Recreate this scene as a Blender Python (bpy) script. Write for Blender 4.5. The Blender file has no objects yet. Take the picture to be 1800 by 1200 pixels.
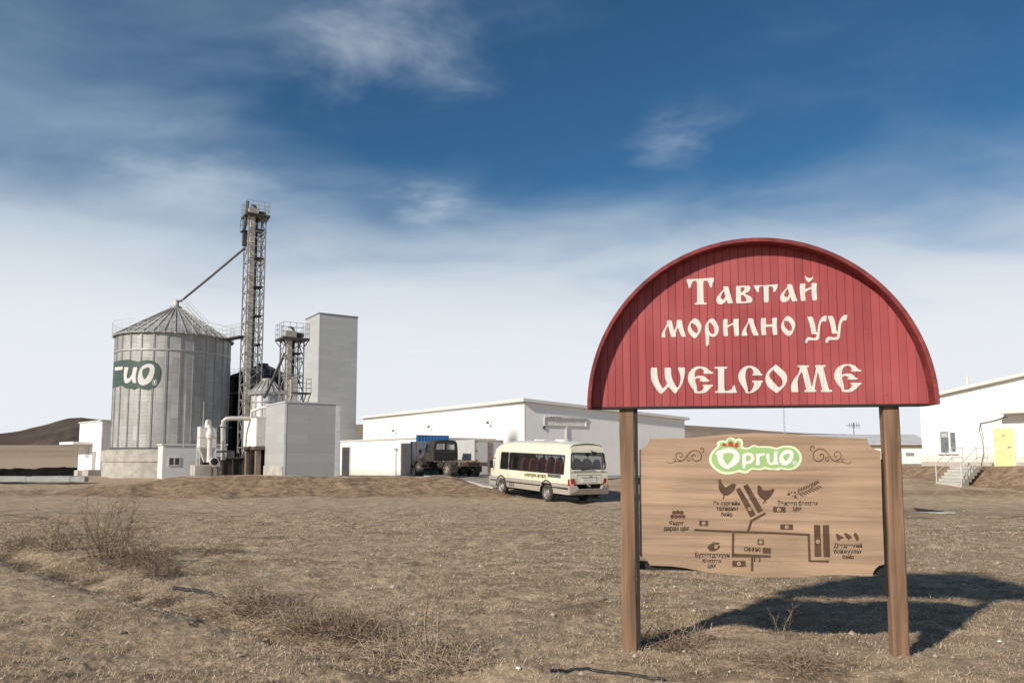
import bpy, bmesh, math, random
import numpy as np
from mathutils import Vector, Matrix
from mathutils.geometry import tessellate_polygon
random.seed(7); rng = np.random.default_rng(11)
SC = bpy.context.scene
COL = SC.collection
R = math.radians

# ------------------------------------------------------------------ camera
FPX, CAMH, PITCH, PPY = 1305.0, 1.75, R(5.0), 686.8
cd = bpy.data.cameras.new('camera'); cam = bpy.data.objects.new('camera', cd); COL.objects.link(cam)
cd.sensor_width = 36.0; cd.lens = FPX / 1800 * 36; cd.shift_y = (PPY - 600) / 1800
cd.clip_start = 0.05; cd.clip_end = 6000
cam.location = (0, 0, CAMH); cam.rotation_euler = (math.pi / 2 + PITCH, 0, 0)
SC.camera = cam

# ------------------------------------------------------------------ sun, sky, exposure
SUN_AZ, SUN_EL = 223.0, 30.0            # azimuth clockwise from +Y: behind the camera, to its left
sd = bpy.data.lights.new('sun', 'SUN'); sd.energy = 3.5; sd.angle = R(2.4); sd.color = (1.0, 0.92, 0.80)
sun = bpy.data.objects.new('sun', sd); COL.objects.link(sun)
to_sun = Vector((math.sin(R(SUN_AZ)) * math.cos(R(SUN_EL)), math.cos(R(SUN_AZ)) * math.cos(R(SUN_EL)), math.sin(R(SUN_EL))))
sun.rotation_euler = to_sun.to_track_quat('Z', 'Y').to_euler()
sun.location = (-20, -20, 30)
SC.view_settings.view_transform = 'Standard'; SC.view_settings.look = 'None'
SC.view_settings.gamma = 1; SC.view_settings.exposure = 0.55; SC.view_settings.use_curve_mapping = False

class NT:
    """small helper for building node trees"""
    def __init__(s, tree): s.t = tree; s.n = tree.nodes; s.l = tree.links
    def new(s, typ, **kw):
        nd = s.n.new(typ)
        for k, v in kw.items(): setattr(nd, k, v)
        return nd
    def put(s, sock, v):
        if isinstance(v, bpy.types.NodeSocket): s.l.new(v, sock)
        elif v is not None: sock.default_value = v
    def math(s, op, a, b=None, c=None, clamp=False):
        nd = s.new('ShaderNodeMath', operation=op, use_clamp=clamp)
        s.put(nd.inputs[0], a); s.put(nd.inputs[1], b); s.put(nd.inputs[2], c)
        return nd.outputs[0]
    def mix(s, fac, a, b, typ='MIX'):
        nd = s.new('ShaderNodeMix', data_type='RGBA', blend_type=typ)
        s.put(nd.inputs[0], fac)
        for i, v in ((6, a), (7, b)):
            if isinstance(v, (tuple, list)) and len(v) == 3: v = (*v, 1)
            s.put(nd.inputs[i], v)
        return nd.outputs[2]
    def ss(s, v, a, b):
        nd = s.new('ShaderNodeMapRange', interpolation_type='SMOOTHSTEP')
        s.put(nd.inputs[0], v); nd.inputs[1].default_value = a; nd.inputs[2].default_value = b
        return nd.outputs[0]
    def noise(s, vec, scale, detail=4, rough=.55, dist=0, out=0):
        nd = s.new('ShaderNodeTexNoise'); s.put(nd.inputs['Vector'], vec)
        nd.inputs['Scale'].default_value = scale; nd.inputs['Detail'].default_value = detail
        nd.inputs['Roughness'].default_value = rough; nd.inputs['Distortion'].default_value = dist
        return nd.outputs[out]
    def mapping(s, vec, scale=(1, 1, 1), rot=(0, 0, 0), loc=(0, 0, 0)):
        nd = s.new('ShaderNodeMapping'); s.put(nd.inputs[0], vec)
        nd.inputs['Scale'].default_value = scale; nd.inputs['Rotation'].default_value = rot; nd.inputs['Location'].default_value = loc
        return nd.outputs[0]
    def obj(s): return s.new('ShaderNodeTexCoord').outputs['Object']
    def sep(s, v):
        nd = s.new('ShaderNodeSeparateXYZ'); s.put(nd.inputs[0], v); return nd.outputs
    def comb(s, x, y, z):
        nd = s.new('ShaderNodeCombineXYZ')
        for i, v in enumerate((x, y, z)): s.put(nd.inputs[i], v)
        return nd.outputs[0]

W = bpy.data.worlds.new('World'); SC.world = W; W.use_nodes = True
w = NT(W.node_tree); w.n.clear()
sky = w.new('ShaderNodeTexSky', sky_type='NISHITA', sun_disc=False, sun_elevation=R(SUN_EL), sun_rotation=R(SUN_AZ),
            altitude=1200, air_density=1.0, dust_density=0.4, ozone_density=2.0)
dirv = w.new('ShaderNodeTexCoord').outputs['Generated']
dx, dy, dz = w.sep(dirv)
zc = w.math('MAXIMUM', dz, 0.0)
den = w.math('ADD', zc, 0.16)
plane = w.comb(w.math('DIVIDE', dx, den), w.math('DIVIDE', dy, den), 0.0)
blue = w.mix(1.0, sky.outputs[0], (0.235, 0.455, 0.55), 'MULTIPLY')
# high thin veil, streaked from upper left to lower right
veil = w.noise(w.mapping(plane, (0.8, 1.2, 1), (0, 0, R(-32)), (3.1, 0.7, 0)), 1.0, 5, .46, .3)
wisp = w.noise(w.mapping(plane, (1.1, 1.6, 1), (0, 0, R(-25)), (1.3, 4.2, 0)), 1.8, 8, .54, .5)
leftw = w.ss(dx, 0.25, -0.50)
lowv = w.ss(zc, 0.50, 0.02)
cov = w.math('ADD', w.math('MULTIPLY', veil, 0.95), w.math('MULTIPLY', wisp, 0.5))
cov = w.math('ADD', cov, w.math('MULTIPLY', leftw, 0.13))
cov = w.math('ADD', cov, w.math('MULTIPLY', lowv, 0.88))
mask = w.ss(cov, 0.76, 1.42)
cloudc = w.mix(w.ss(zc, 0.36, 0.08), (2.3, 3.1, 4.0), (5.5, 5.8, 6.1))
col = w.mix(mask, blue, cloudc)
pn = w.noise(w.mapping(plane, (1.0, 1.1, 1), (0, 0, R(-20)), (7.7, 1.9, 0)), 2.7, 9, .6, .35)
for (cx_, cy_, rr_, amt) in ((-0.21, 1.30, 0.44, .48), (0.36, 1.62, 0.26, .28), (-0.20, 1.95, 0.34, .40), (1.05, 2.5, 0.55, .3), (-0.75, 1.75, 0.5, .3)):
    ds = w.new('ShaderNodeVectorMath', operation='DISTANCE'); w.put(ds.inputs[0], plane); ds.inputs[1].default_value = (cx_, cy_, 0)
    fall = w.ss(ds.outputs['Value'], rr_, 0.0)
    pf = w.ss(w.math('ADD', pn, w.math('MULTIPLY', fall, 0.30)), 0.60, 1.05)
    col = w.mix(w.math('MULTIPLY', w.math('MULTIPLY', pf, fall), amt * 1.3, clamp=True), col, (5.4, 5.9, 6.4))
hz = w.ss(zc, 0.345, 0.03)
hz = w.math('MULTIPLY', hz, w.math('ADD', 0.55, w.math('MULTIPLY', wisp, 0.9)), clamp=True)
col = w.mix(w.math('MULTIPLY', hz, 0.97), col, (5.65, 5.85, 6.1))
bg = w.new('ShaderNodeBackground'); w.put(bg.inputs[0], col); bg.inputs[1].default_value = 0.1
wo = w.new('ShaderNodeOutputWorld'); w.l.new(bg.outputs[0], wo.inputs[0])

# ------------------------------------------------------------------ pixel <-> place
def ray(px, py):
    u = (px - 900) / FPX; v = (PPY - py) / FPX
    return Vector((u, math.cos(PITCH) - v * math.sin(PITCH), math.sin(PITCH) + v * math.cos(PITCH)))
def P(px, py, Y):
    d = ray(px, py); t = Y / d.y
    return Vector((d.x * t, Y, CAMH + d.z * t))
E2 = Vector((math.cos(R(34)), math.sin(R(34)), 0)); E1 = Vector((-math.sin(R(34)), math.cos(R(34)), 0))

# ------------------------------------------------------------------ terrain
def S(a, b, t):
    t = np.clip((np.asarray(t, float) - a) / (b - a), 0, 1); return t * t * (3 - 2 * t)
def _h(ix, iy, seed):
    h = (ix.astype(np.int64) * 374761393 + iy.astype(np.int64) * 668265263 + seed * 974711) & 0xffffffff
    h = ((h ^ (h >> 13)) * 1274126177) & 0xffffffff
    h = h ^ (h >> 16)
    return (h & 0xffff) / 65535.0
def vnoise(x, y, seed=0):
    x = np.asarray(x, float); y = np.asarray(y, float)
    xi = np.floor(x); yi = np.floor(y); fx = x - xi; fy = y - yi
    fx = fx * fx * (3 - 2 * fx); fy = fy * fy * (3 - 2 * fy)
    a = _h(xi, yi, seed); b = _h(xi + 1, yi, seed); c = _h(xi, yi + 1, seed); d = _h(xi + 1, yi + 1, seed)
    return (a * (1 - fx) + b * fx) * (1 - fy) + (c * (1 - fx) + d * fx) * fy - .5
def fbm(x, y, f, o=4, seed=0, g=.5):
    s = 0; a = 1
    for i in range(o): s = s + a * vnoise(x * f, y * f, seed + i * 17); f *= 2.03; a *= g
    return s
DA, DB = np.array([-11.2, 15.4]), np.array([0.33, 5.4])     # the shallow ditch
def ditch(x, y):
    d = DB - DA; L = np.hypot(*d); d = d / L
    t = (x - DA[0]) * d[0] + (y - DA[1]) * d[1]; s = (x - DA[0]) * -d[1] + (y - DA[1]) * d[0]
    s = s + .22 * vnoise(t * .55, t * 0 + 3.3, 5) + .2 * vnoise(t * 1.9, t * 0, 6)
    return t, s, L
def H(x, y):
    x = np.asarray(x, float); y = np.asarray(y, float)
    h = -0.2 * S(8, 31, y)
    wb = S(-20.0, -16.8, x + .5 * fbm(x, y, .2, 3, 40)) * (1 - S(-5.4, -3.4, x - (41 - y) * .7))
    yb = y + 1.5 * fbm(x, y, .4, 4, 41)
    h = h + wb * .72 * S(34.0, 38.2, yb) * (1 + .25 * (1 - S(38.5, 45, y)) + .20 * fbm(x, y, .55, 4, 44) * (1 - S(39, 42, y))) + (1 - wb) * .66 * S(33.5, 43.5, y)
    h = h - .029 * np.clip(y - 48, 0, 34)
    h = h + 9 * S(130, 480, y) + .004 * np.clip(y - 480, 0, 2000)
    h = h + .30 * S(32.5, 36, y) * S(15, 19, x) * (1 - S(44, 50, y))
    # bank in front of the building on the right
    s = -((x - 25.8) * E2.x + (y - 39) * E2.y); t = (x - 25.8) * E1.x + (y - 39) * E1.y
    ext = 1 - S(9, 15, t)
    k = (1 - S(.9, 3.3, s + .5 * fbm(x, y, .5, 3, 42))) * ext * (1 - S(60, 110, y))
    h = h * (1 - k) + 1.2 * k
    # low berm left, long black heap in front of the plain is its own object
    m = np.exp(-((y - 36.6) / 1.1) ** 2) * (1 - S(-20, -17.0, x)) * (.22 + .25 * fbm(x, y, .45, 3, 43))
    h = h + m
    for yo in (29.3, 31.0):
        h = h - .035 * np.exp(-((y - yo - .05 * x - .5 * vnoise(x * .12, x * 0 + .7, 77)) / .22) ** 2)
    near = 1 - S(40, 70, y)
    rough = .5 + .5 * S(20, 34, y)
    h = h + near * (.07 * fbm(x, y, .35, 3, 1) + .05 * fbm(x, y, 1.3, 3, 2) + rough * .0)
    tt, ss_, L = ditch(x, y)
    inr = S(-1, .5, tt) * (1 - S(L - .5, L + 1, tt)) * (1 - S(18, 22, y))
    h = h + inr * (-.13 * np.exp(-(ss_ / .33) ** 2) + .05 * np.exp(-((ss_ + .75) / .5) ** 2))
    # soil heaped round the feet of the sign
    for (ax, ay, r_, q) in ((1.09, 6.85, .30, .035), (3.46, 6.42, .42, .06)):
        h = h + q * np.exp(-(((x - ax) ** 2 + (y - ay) ** 2) / r_ ** 2))
    return h
def micro(x, y):
    d = np.hypot(x, y); k = 1 - S(18, 45, d)
    return k * (.034 * fbm(x, y, 2.6, 3, 8, .6) + .028 * fbm(x, y, 6.5, 4, 9, .6) + .012 * fbm(x, y, 19, 2, 10, .6))
def hz_(x, y): return float(H(x, y)) + float(micro(x, y))
def gpt(px, py):
    """the point of the terrain seen at a pixel"""
    d = ray(px, py); lo = 3.0
    Y = lo
    while Y < 400:
        t = Y / d.y; x = d.x * t; z = CAMH + d.z * t
        if z < hz_(x, Y): break
        Y *= 1.01
    return Vector((x, Y, hz_(x, Y)))

# ------------------------------------------------------------------ materials
MATS = {}
def newmat(name):
    m = bpy.data.materials.new(name); m.use_nodes = True; t = NT(m.node_tree)
    return m, t, t.n['Principled BSDF']
def M(name, col, rough=.6, metal=0., var=.12, scale=2.5, bump=0., bscale=30, streak=0., spec=.5, dirt=None, dirtamt=0., splash=None):
    if name in MATS: return MATS[name]
    m, t, b = newmat(name)
    o = t.obj()
    n = t.noise(o, scale, 5, .6)
    lo = tuple(c * (1 - var) for c in col); hi = tuple(min(1, c * (1 + var)) for c in col)
    c = t.mix(t.ss(n, .3, .7), lo, hi)
    if streak:
        sn = t.noise(t.mapping(o, (6, 6, .35)), 1.0, 5, .6)
        c = t.mix(t.math('MULTIPLY', t.ss(sn, .52, .78), streak), c, tuple(x * .55 for x in col))
    if dirt:
        dn = t.noise(o, scale * 2.3, 6, .65)
        c = t.mix(t.math('MULTIPLY', t.ss(dn, .45, .75), dirtamt), c, dirt)
    t.put(b.inputs['Base Color'], c)
    b.inputs['Roughness'].default_value = rough; b.inputs['Metallic'].default_value = metal
    b.inputs['Specular IOR Level'].default_value = spec
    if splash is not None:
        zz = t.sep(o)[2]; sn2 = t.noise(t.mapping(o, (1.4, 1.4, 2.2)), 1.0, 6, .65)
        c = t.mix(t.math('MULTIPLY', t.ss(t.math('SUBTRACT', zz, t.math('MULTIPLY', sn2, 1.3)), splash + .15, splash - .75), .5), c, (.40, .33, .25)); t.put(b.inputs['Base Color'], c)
    if bump:
        bn = t.new('ShaderNodeBump'); bn.inputs['Strength'].default_value = bump; bn.inputs['Distance'].default_value = .02
        t.put(bn.inputs['Height'], t.noise(o, bscale, 4, .6)); t.put(b.inputs['Normal'], bn.outputs[0])
    MATS[name] = m; return m

def wood(name, col, axis, dark=.45, rough=.75, sc=1.0, seam=0):
    m, t, b = newmat(name); o = t.obj()
    s = [14.0, 14.0, 14.0]; s[axis] = .7
    g1 = t.noise(t.mapping(o, tuple(x * sc for x in s)), 1.0, 6, .62, .6)
    s2 = [70.0, 70.0, 70.0]; s2[axis] = 2.2
    g2 = t.noise(t.mapping(o, tuple(x * sc for x in s2)), 1.0, 3, .6)
    k = t.noise(o, .9, 3, .5)
    c = t.mix(t.ss(g1, .3, .72), tuple(x * dark for x in col), col)
    c = t.mix(t.math('MULTIPLY', t.ss(g2, .5, .75), .35), c, tuple(x * .5 for x in col))
    c = t.mix(t.math('MULTIPLY', t.ss(k, .45, .7), .35), c, tuple(min(1, x * 1.35) for x in col))
    # knots
    v = t.new('ShaderNodeTexVoronoi'); s3 = [4.2, 4.2, 4.2]; s3[axis] = 1.6
    t.put(v.inputs['Vector'], t.mapping(o, tuple(x * sc for x in s3))); v.inputs['Scale'].default_value = 1.0
    kn = t.ss(v.outputs['Distance'], .11, .04)
    c = t.mix(t.math('MULTIPLY', kn, .6), c, tuple(x * .3 for x in col))
    if seam:
        x_, y_, z_ = t.sep(o); q = t.math('DIVIDE', z_, seam); cell = t.math('FLOOR', q); fr = t.math('FRACT', q)
        wn = t.new('ShaderNodeTexWhiteNoise', noise_dimensions='1D'); t.put(wn.inputs['W'], cell)
        c = t.mix(t.math('MULTIPLY', wn.outputs[0], .24), c, tuple(v * .62 for v in col))
        ln = t.ss(t.math('MINIMUM', fr, t.math('SUBTRACT', 1.0, fr)), .03, .008)
        c = t.mix(t.math('MULTIPLY', ln, .28), c, tuple(v * .3 for v in col))
    t.put(b.inputs['Base Color'], c); b.inputs['Roughness'].default_value = rough
    bn = t.new('ShaderNodeBump'); bn.inputs['Strength'].default_value = .35; bn.inputs['Distance'].default_value = .004
    t.put(bn.inputs['Height'], t.math('ADD', g1, g2)); t.put(b.inputs['Normal'], bn.outputs[0])
    return m

def red_planks():
    m, t, b = newmat('red_stain'); o = t.obj(); x, y, z = t.sep(o)
    cell = t.math('FLOOR', t.math('DIVIDE', x, .0699))
    wn = t.new('ShaderNodeTexWhiteNoise', noise_dimensions='1D'); t.put(wn.inputs['W'], cell)
    g = t.noise(t.mapping(o, (60, 10, 1.6)), 1.0, 6, .62, .4)
    big = t.noise(o, 1.1, 4, .55)
    c = t.mix(wn.outputs[0], (.265, .042, .047), (.365, .066, .069))
    c = t.mix(t.math('MULTIPLY', t.ss(g, .45, .75), .4), c, (.17, .022, .028))
    c = t.mix(t.math('MULTIPLY', t.ss(big, .42, .72), .45), c, (.45, .115, .112))
    v = t.new('ShaderNodeTexVoronoi'); t.put(v.inputs['Vector'], t.mapping(o, (14, 1, 5.0))); v.inputs['Scale'].default_value = 1.0
    c = t.mix(t.math('MULTIPLY', t.ss(v.outputs['Distance'], .12, .03), .55), c, (.16, .018, .02))
    v2 = t.new('ShaderNodeTexVoronoi'); t.put(v2.inputs['Vector'], t.mapping(o, (9, 1, 7))); v2.inputs['Scale'].default_value = 1.3
    chip = t.math('MULTIPLY', t.ss(v2.outputs['Distance'], .045, .02), t.ss(t.noise(o, 2.0, 2), .5, .6))
    c = t.mix(chip, c, (.5, .36, .28))
    t.put(b.inputs['Base Color'], c); b.inputs['Roughness'].default_value = .72
    bn = t.new('ShaderNodeBump'); bn.inputs['Strength'].default_value = .3; bn.inputs['Distance'].default_value = .003
    t.put(bn.inputs['Height'], g); t.put(b.inputs['Normal'], bn.outputs[0])
    return m
def paint_on_planks():
    m, t, b = newmat('cream_paint'); o = t.obj(); x, y, z = t.sep(o)
    fr = t.math('FRACT', t.math('DIVIDE', x, .0699))
    edge = t.math('MINIMUM', fr, t.math('SUBTRACT', 1.0, fr))
    line = t.ss(edge, .045, .012)
    n = t.noise(t.mapping(o, (40, 10, 4)), 1.0, 5, .6)
    c = t.mix(t.ss(n, .35, .7), (.60, .575, .52), (.69, .67, .62))
    c = t.mix(t.math('MULTIPLY', line, .7), c, (.42, .30, .25))
    t.put(b.inputs['Base Color'], c); b.inputs['Roughness'].default_value = .6
    return m

def silo_steel(name, base, dark, metal, R_):
    m, t, b = newmat(name); o = t.obj(); x, y, z = t.sep(o)
    th = t.math('MULTIPLY', t.math('ARCTAN2', y, x), R_)
    uv = t.comb(z, th, 0)
    br = t.new('ShaderNodeTexBrick'); t.put(br.inputs['Vector'], uv)
    br.offset = .5; br.inputs['Scale'].default_value = 1.0; br.inputs['Brick Width'].default_value = 1.15; br.inputs['Row Height'].default_value = .55
    br.inputs['Mortar Size'].default_value = .012; br.inputs['Mortar Smooth'].default_value = .2
    br.inputs['Color1'].default_value = (*[c * .80 for c in base], 1); br.inputs['Color2'].default_value = (*[min(1, c * 1.12) for c in base], 1)
    br.inputs['Mortar'].default_value = (*dark, 1)
    n = t.noise(o, .9, 5, .6)
    sn = t.noise(t.comb(t.math('MULTIPLY', th, 5.0), t.math('MULTIPLY', z, .3), 0.0), 1.0, 5, .6)
    c = t.mix(t.math('MULTIPLY', t.ss(n, .4, .7), .25), br.outputs[0], dark)
    c = t.mix(t.math('MULTIPLY', t.ss(sn, .5, .8), .35), c, dark)
    t.put(b.inputs['Base Color'], c); b.inputs['Metallic'].default_value = metal; b.inputs['Roughness'].default_value = .55
    wv = t.math('SINE', t.math('MULTIPLY', z, 2 * math.pi / .105))
    bn = t.new('ShaderNodeBump'); bn.inputs['Strength'].default_value = .16; bn.inputs['Distance'].default_value = .02
    t.put(bn.inputs['Height'], wv); t.put(b.inputs['Normal'], bn.outputs[0])
    return m
def panel_clad(name, col, rowh, roww, var=.05, rough=.45, seam=.7, spec=.5):
    m, t, b = newmat(name); o = t.obj(); x, y, z = t.sep(o)
    uv = t.comb(t.math('ADD', x, y), z, 0)
    br = t.new('ShaderNodeTexBrick'); t.put(br.inputs['Vector'], uv); br.offset = .4
    br.inputs['Scale'].default_value = 1.0; br.inputs['Brick Width'].default_value = roww; br.inputs['Row Height'].default_value = rowh
    br.inputs['Mortar Size'].default_value = .008; br.inputs['Mortar Smooth'].default_value = .3
    br.inputs['Color1'].default_value = (*[c * (1 - var) for c in col], 1); br.inputs['Color2'].default_value = (*[min(1, c * (1 + var)) for c in col], 1)
    br.inputs['Mortar'].default_value = (*[c * seam for c in col], 1)
    sn = t.noise(t.comb(t.math('MULTIPLY', t.math('ADD', x, y), 3.0), t.math('MULTIPLY', z, .25), 0.0), 1.0, 5, .6)
    n = t.noise(o, .6, 5, .6)
    c = t.mix(t.math('MULTIPLY', t.ss(sn, .5, .8), .14), br.outputs[0], tuple(x_ * .55 for x_ in col))
    c = t.mix(t.math('MULTIPLY', t.ss(n, .4, .75), .10), c, (.42, .38, .32))
    t.put(b.inputs['Base Color'], c); b.inputs['Roughness'].default_value = rough; b.inputs['Specular IOR Level'].default_value = spec
    return m
def glass(name, tint=(.35, .42, .42), refl=.18):
    m, t, b = newmat(name); t.n.remove(b)
    tr = t.new('ShaderNodeBsdfTransparent'); tr.inputs[0].default_value = (*tint, 1)
    gl = t.new('ShaderNodeBsdfGlossy'); gl.inputs['Roughness'].default_value = .03; gl.inputs[0].default_value = (.9, .95, .95, 1)
    mx = t.new('ShaderNodeMixShader'); mx.inputs[0].default_value = refl * .55
    t.l.new(tr.outputs[0], mx.inputs[1]); t.l.new(gl.outputs[0], mx.inputs[2])
    t.l.new(mx.outputs[0], t.n['Material Output'].inputs[0]); return m

white_wall = M('white_render', (.80, .79, .76), .8, var=.03, scale=1.2, streak=.10, dirt=(.55, .50, .43), dirtamt=.10)
white_clad = panel_clad('white_cladding', (.83, .81, .78), 30, 1.15, .02, .6, .80)
grey_clad = panel_clad('grey_panel', (.40, .405, .405), .64, 2.6, .06, .5, .72)
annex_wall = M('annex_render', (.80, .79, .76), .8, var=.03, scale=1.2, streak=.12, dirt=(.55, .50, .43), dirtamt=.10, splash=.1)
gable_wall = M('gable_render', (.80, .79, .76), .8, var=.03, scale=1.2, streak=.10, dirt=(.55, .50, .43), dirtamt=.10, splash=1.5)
concrete = M('concrete', (.42, .39, .35), .9, var=.2, scale=1.5, bump=.3, streak=.35, dirt=(.25, .22, .19), dirtamt=.35)
galv = M('galvanised_steel', (.42, .42, .41), .5, .5, var=.15)
darksteel = M('dark_steel', (.07, .068, .065), .6, .3, var=.25, scale=5)
greysteel = M('grey_steel', (.27, .27, .265), .6, .1, var=.2, scale=5)
beige = M('beige_casing', (.48, .45, .38), .6, .1, var=.12, streak=.3)
white_metal = M('white_metal', (.66, .64, .60), .5, var=.08, streak=.25, dirt=(.4, .36, .3), dirtamt=.2)
black = M('black_paint', (.012, .012, .012), .6, var=.3)
rubber = M('tyre_rubber', (.035, .032, .028), .9, var=.3, scale=8, dirt=(.30, .25, .19), dirtamt=.6)
doorgrey = M('grey_door', (.045, .047, .052), .5, var=.1)
window_glass = M('window_glass', (.04, .05, .055), .08, var=.2, spec=.8)
post_wood = wood('post_timber', (.30, .175, .10), 2, .34)
board_wood = wood('board_timber', (.45, .305, .20), 0, .52, .7, .8, seam=.118)
brown_ink = M('burnt_brown', (.085, .045, .024), .8, var=.25, scale=20)
text_ink = M('dark_lettering', (.03, .016, .01), .8, var=.2, scale=20)
red_mat = red_planks(); cream = paint_on_planks()
hood_red = M('dark_red_stain', (.20, .032, .032), .7, var=.35, scale=9, bump=.3, dirt=(.09, .015, .015), dirtamt=.6)

# ------------------------------------------------------------------ mesh builder
class MB:
    def __init__(s): s.v = []; s.f = []; s.mi = []
    def add(s, vs, fs, mi=0):
        o = len(s.v); s.v += [tuple(p) for p in vs]; s.f += [tuple(i + o for i in f) for f in fs]; s.mi += [mi] * len(fs); return s
    def box(s, x0, x1, y0, y1, z0, z1, mi=0):
        return s.add([(x0, y0, z0), (x1, y0, z0), (x1, y1, z0), (x0, y1, z0), (x0, y0, z1), (x1, y0, z1), (x1, y1, z1), (x0, y1, z1)],
                     [(0, 3, 2, 1), (4, 5, 6, 7), (0, 1, 5, 4), (1, 2, 6, 5), (2, 3, 7, 6), (3, 0, 4, 7)], mi)
    def beam(s, p, q, w=.05, h=None, mi=0):
        p = Vector(p); q = Vector(q); h = h or w; d = (q - p).normalized()
        up = Vector((0, 0, 1)) if abs(d.z) < .95 else Vector((0, 1, 0))
        a = d.cross(up).normalized() * w / 2; b = a.cross(d).normalized() * h / 2
        vs = [p - a - b, p + a - b, p + a + b, p - a + b, q - a - b, q + a - b, q + a + b, q - a + b]
        return s.add(vs, [(0, 3, 2, 1), (4, 5, 6, 7), (0, 1, 5, 4), (1, 2, 6, 5), (2, 3, 7, 6), (3, 0, 4, 7)], mi)
    def tube(s, pts, r, n=8, mi=0, cap=True):
        pts = [Vector(p) for p in pts]; rr = r if isinstance(r, (list, tuple)) else [r] * len(pts)
        vs = []; a = None
        for i, p in enumerate(pts):
            d = (pts[min(i + 1, len(pts) - 1)] - pts[max(i - 1, 0)]).normalized()
            if a is None: a = d.orthogonal().normalized()
            else:
                a = (a - d * a.dot(d))
                a = a.normalized() if a.length > 1e-6 else d.orthogonal().normalized()
            b = d.cross(a)
            vs += [p + (a * math.cos(2 * math.pi * k / n) + b * math.sin(2 * math.pi * k / n)) * rr[i] for k in range(n)]
        fs = [(i * n + k, i * n + (k + 1) % n, (i + 1) * n + (k + 1) % n, (i + 1) * n + k) for i in range(len(pts) - 1) for k in range(n)]
        if cap: fs += [tuple(range(n))[::-1], tuple((len(pts) - 1) * n + k for k in range(n))]
        return s.add(vs, fs, mi)
    def lathe(s, prof, n=48, c=(0, 0, 0), axis='z', mi=0):
        vs = []
        for r, z in prof:
            for k in range(n):
                a = 2 * math.pi * k / n; p = (r * math.cos(a), r * math.sin(a), z)
                if axis == 'x': p = (z, r * math.cos(a), r * math.sin(a))
                if axis == 'y': p = (r * math.sin(a), z, r * math.cos(a))
                vs.append((p[0] + c[0], p[1] + c[1], p[2] + c[2]))
        fs = [(i * n + k, i * n + (k + 1) % n, (i + 1) * n + (k + 1) % n, (i + 1) * n + k) for i in range(len(prof) - 1) for k in range(n)]
        return s.add(vs, fs, mi)
    def poly(s, outer, holes, fn, thick=None, mi=0):
        """planar outline with holes; fn(x, y, k) maps to 3-D, k = 0 front, 1 back"""
        loops = [outer] + list(holes)
        flat = [p for l in loops for p in l]
        tr = tessellate_polygon([[Vector((p[0], p[1], 0)) for p in l] for l in loops])
        n = len(flat)
        if thick is None: return s.add([fn(p[0], p[1], 0) for p in flat], tr, mi)
        vs = [fn(p[0], p[1], 0) for p in flat] + [fn(p[0], p[1], 1) for p in flat]
        fs = list(tr) + [tuple(n + i for i in t[::-1]) for t in tr]
        o = 0
        for l in loops:
            m = len(l)
            fs += [(o + i, o + (i + 1) % m, n + o + (i + 1) % m, n + o + i) for i in range(m)]; o += m
        return s.add(vs, fs, mi)
    def build(s, name, mat, parent=None, smooth=None, bevel=0, loc=None, fix=True):
        me = bpy.data.meshes.new(name); me.from_pydata(s.v, [], s.f)
        for m in (mat if isinstance(mat, (list, tuple)) else [mat]): me.materials.append(m)
        if any(s.mi): me.polygons.foreach_set('material_index', s.mi)
        if fix:
            bm = bmesh.new(); bm.from_mesh(me); bmesh.ops.remove_doubles(bm, verts=bm.verts, dist=1e-5)
            bmesh.ops.recalc_face_normals(bm, faces=bm.faces); bm.to_mesh(me); bm.free()
        if smooth:
            me.polygons.foreach_set('use_smooth', [True] * len(me.polygons)); me.set_sharp_from_angle(angle=R(smooth))
        o = bpy.data.objects.new(name, me); COL.objects.link(o)
        if parent: o.parent = parent
        if loc is not None: o.location = loc
        if bevel:
            b = o.modifiers.new('bevel', 'BEVEL'); b.width = bevel; b.segments = 2; b.limit_method = 'ANGLE'; b.angle_limit = R(40)
        return o
def tag(o, label=None, cat=None, group=None, kind=None):
    for k, v in (('label', label), ('category', cat), ('group', group), ('kind', kind)):
        if v: o[k] = v
    return o
def thing(name, label, cat, loc=(0, 0, 0), rz=0., group=None):
    o = bpy.data.objects.new(name, None); COL.objects.link(o); o.empty_display_size = .3
    o.location = loc; o.rotation_euler = (0, 0, rz); return tag(o, label, cat, group)
def copy_part(o, parent, **kw):
    c = o.copy(); COL.objects.link(c); c.parent = parent
    for k, v in kw.items(): setattr(c, k, v)
    for ch in list(o.children): copy_part(ch, c)
    return c

def chaikin(pts, q=.16):
    out = []
    n = len(pts)
    for i in range(n):
        a = pts[i]; b = pts[(i + 1) % n]
        out.append((a[0] + (b[0] - a[0]) * q, a[1] + (b[1] - a[1]) * q)); out.append((b[0] + (a[0] - b[0]) * q, b[1] + (a[1] - b[1]) * q))
    return out
def thickline(pts, wd):
    """outline of a polyline of even width"""
    L, Rr = [], []
    for i, p in enumerate(pts):
        a = pts[max(i - 1, 0)]; b = pts[min(i + 1, len(pts) - 1)]
        d = Vector((b[0] - a[0], b[1] - a[1])).normalized(); n = Vector((-d.y, d.x)) * wd / 2
        if 0 < i < len(pts) - 1:
            e = Vector((p[0] - a[0], p[1] - a[1])).normalized(); n = n / max(.5, Vector((-e.y, e.x)).dot(Vector((-d.y, d.x))))
        L.append((p[0] + n.x, p[1] + n.y)); Rr.append((p[0] - n.x, p[1] - n.y))
    return L, Rr
def circle(cx, cy, r, n=14, ry=None): return [(cx + r * math.cos(2 * math.pi * k / n), cy + (ry or r) * math.sin(2 * math.pi * k / n)) for k in range(n)]
_tc = {}
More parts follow.
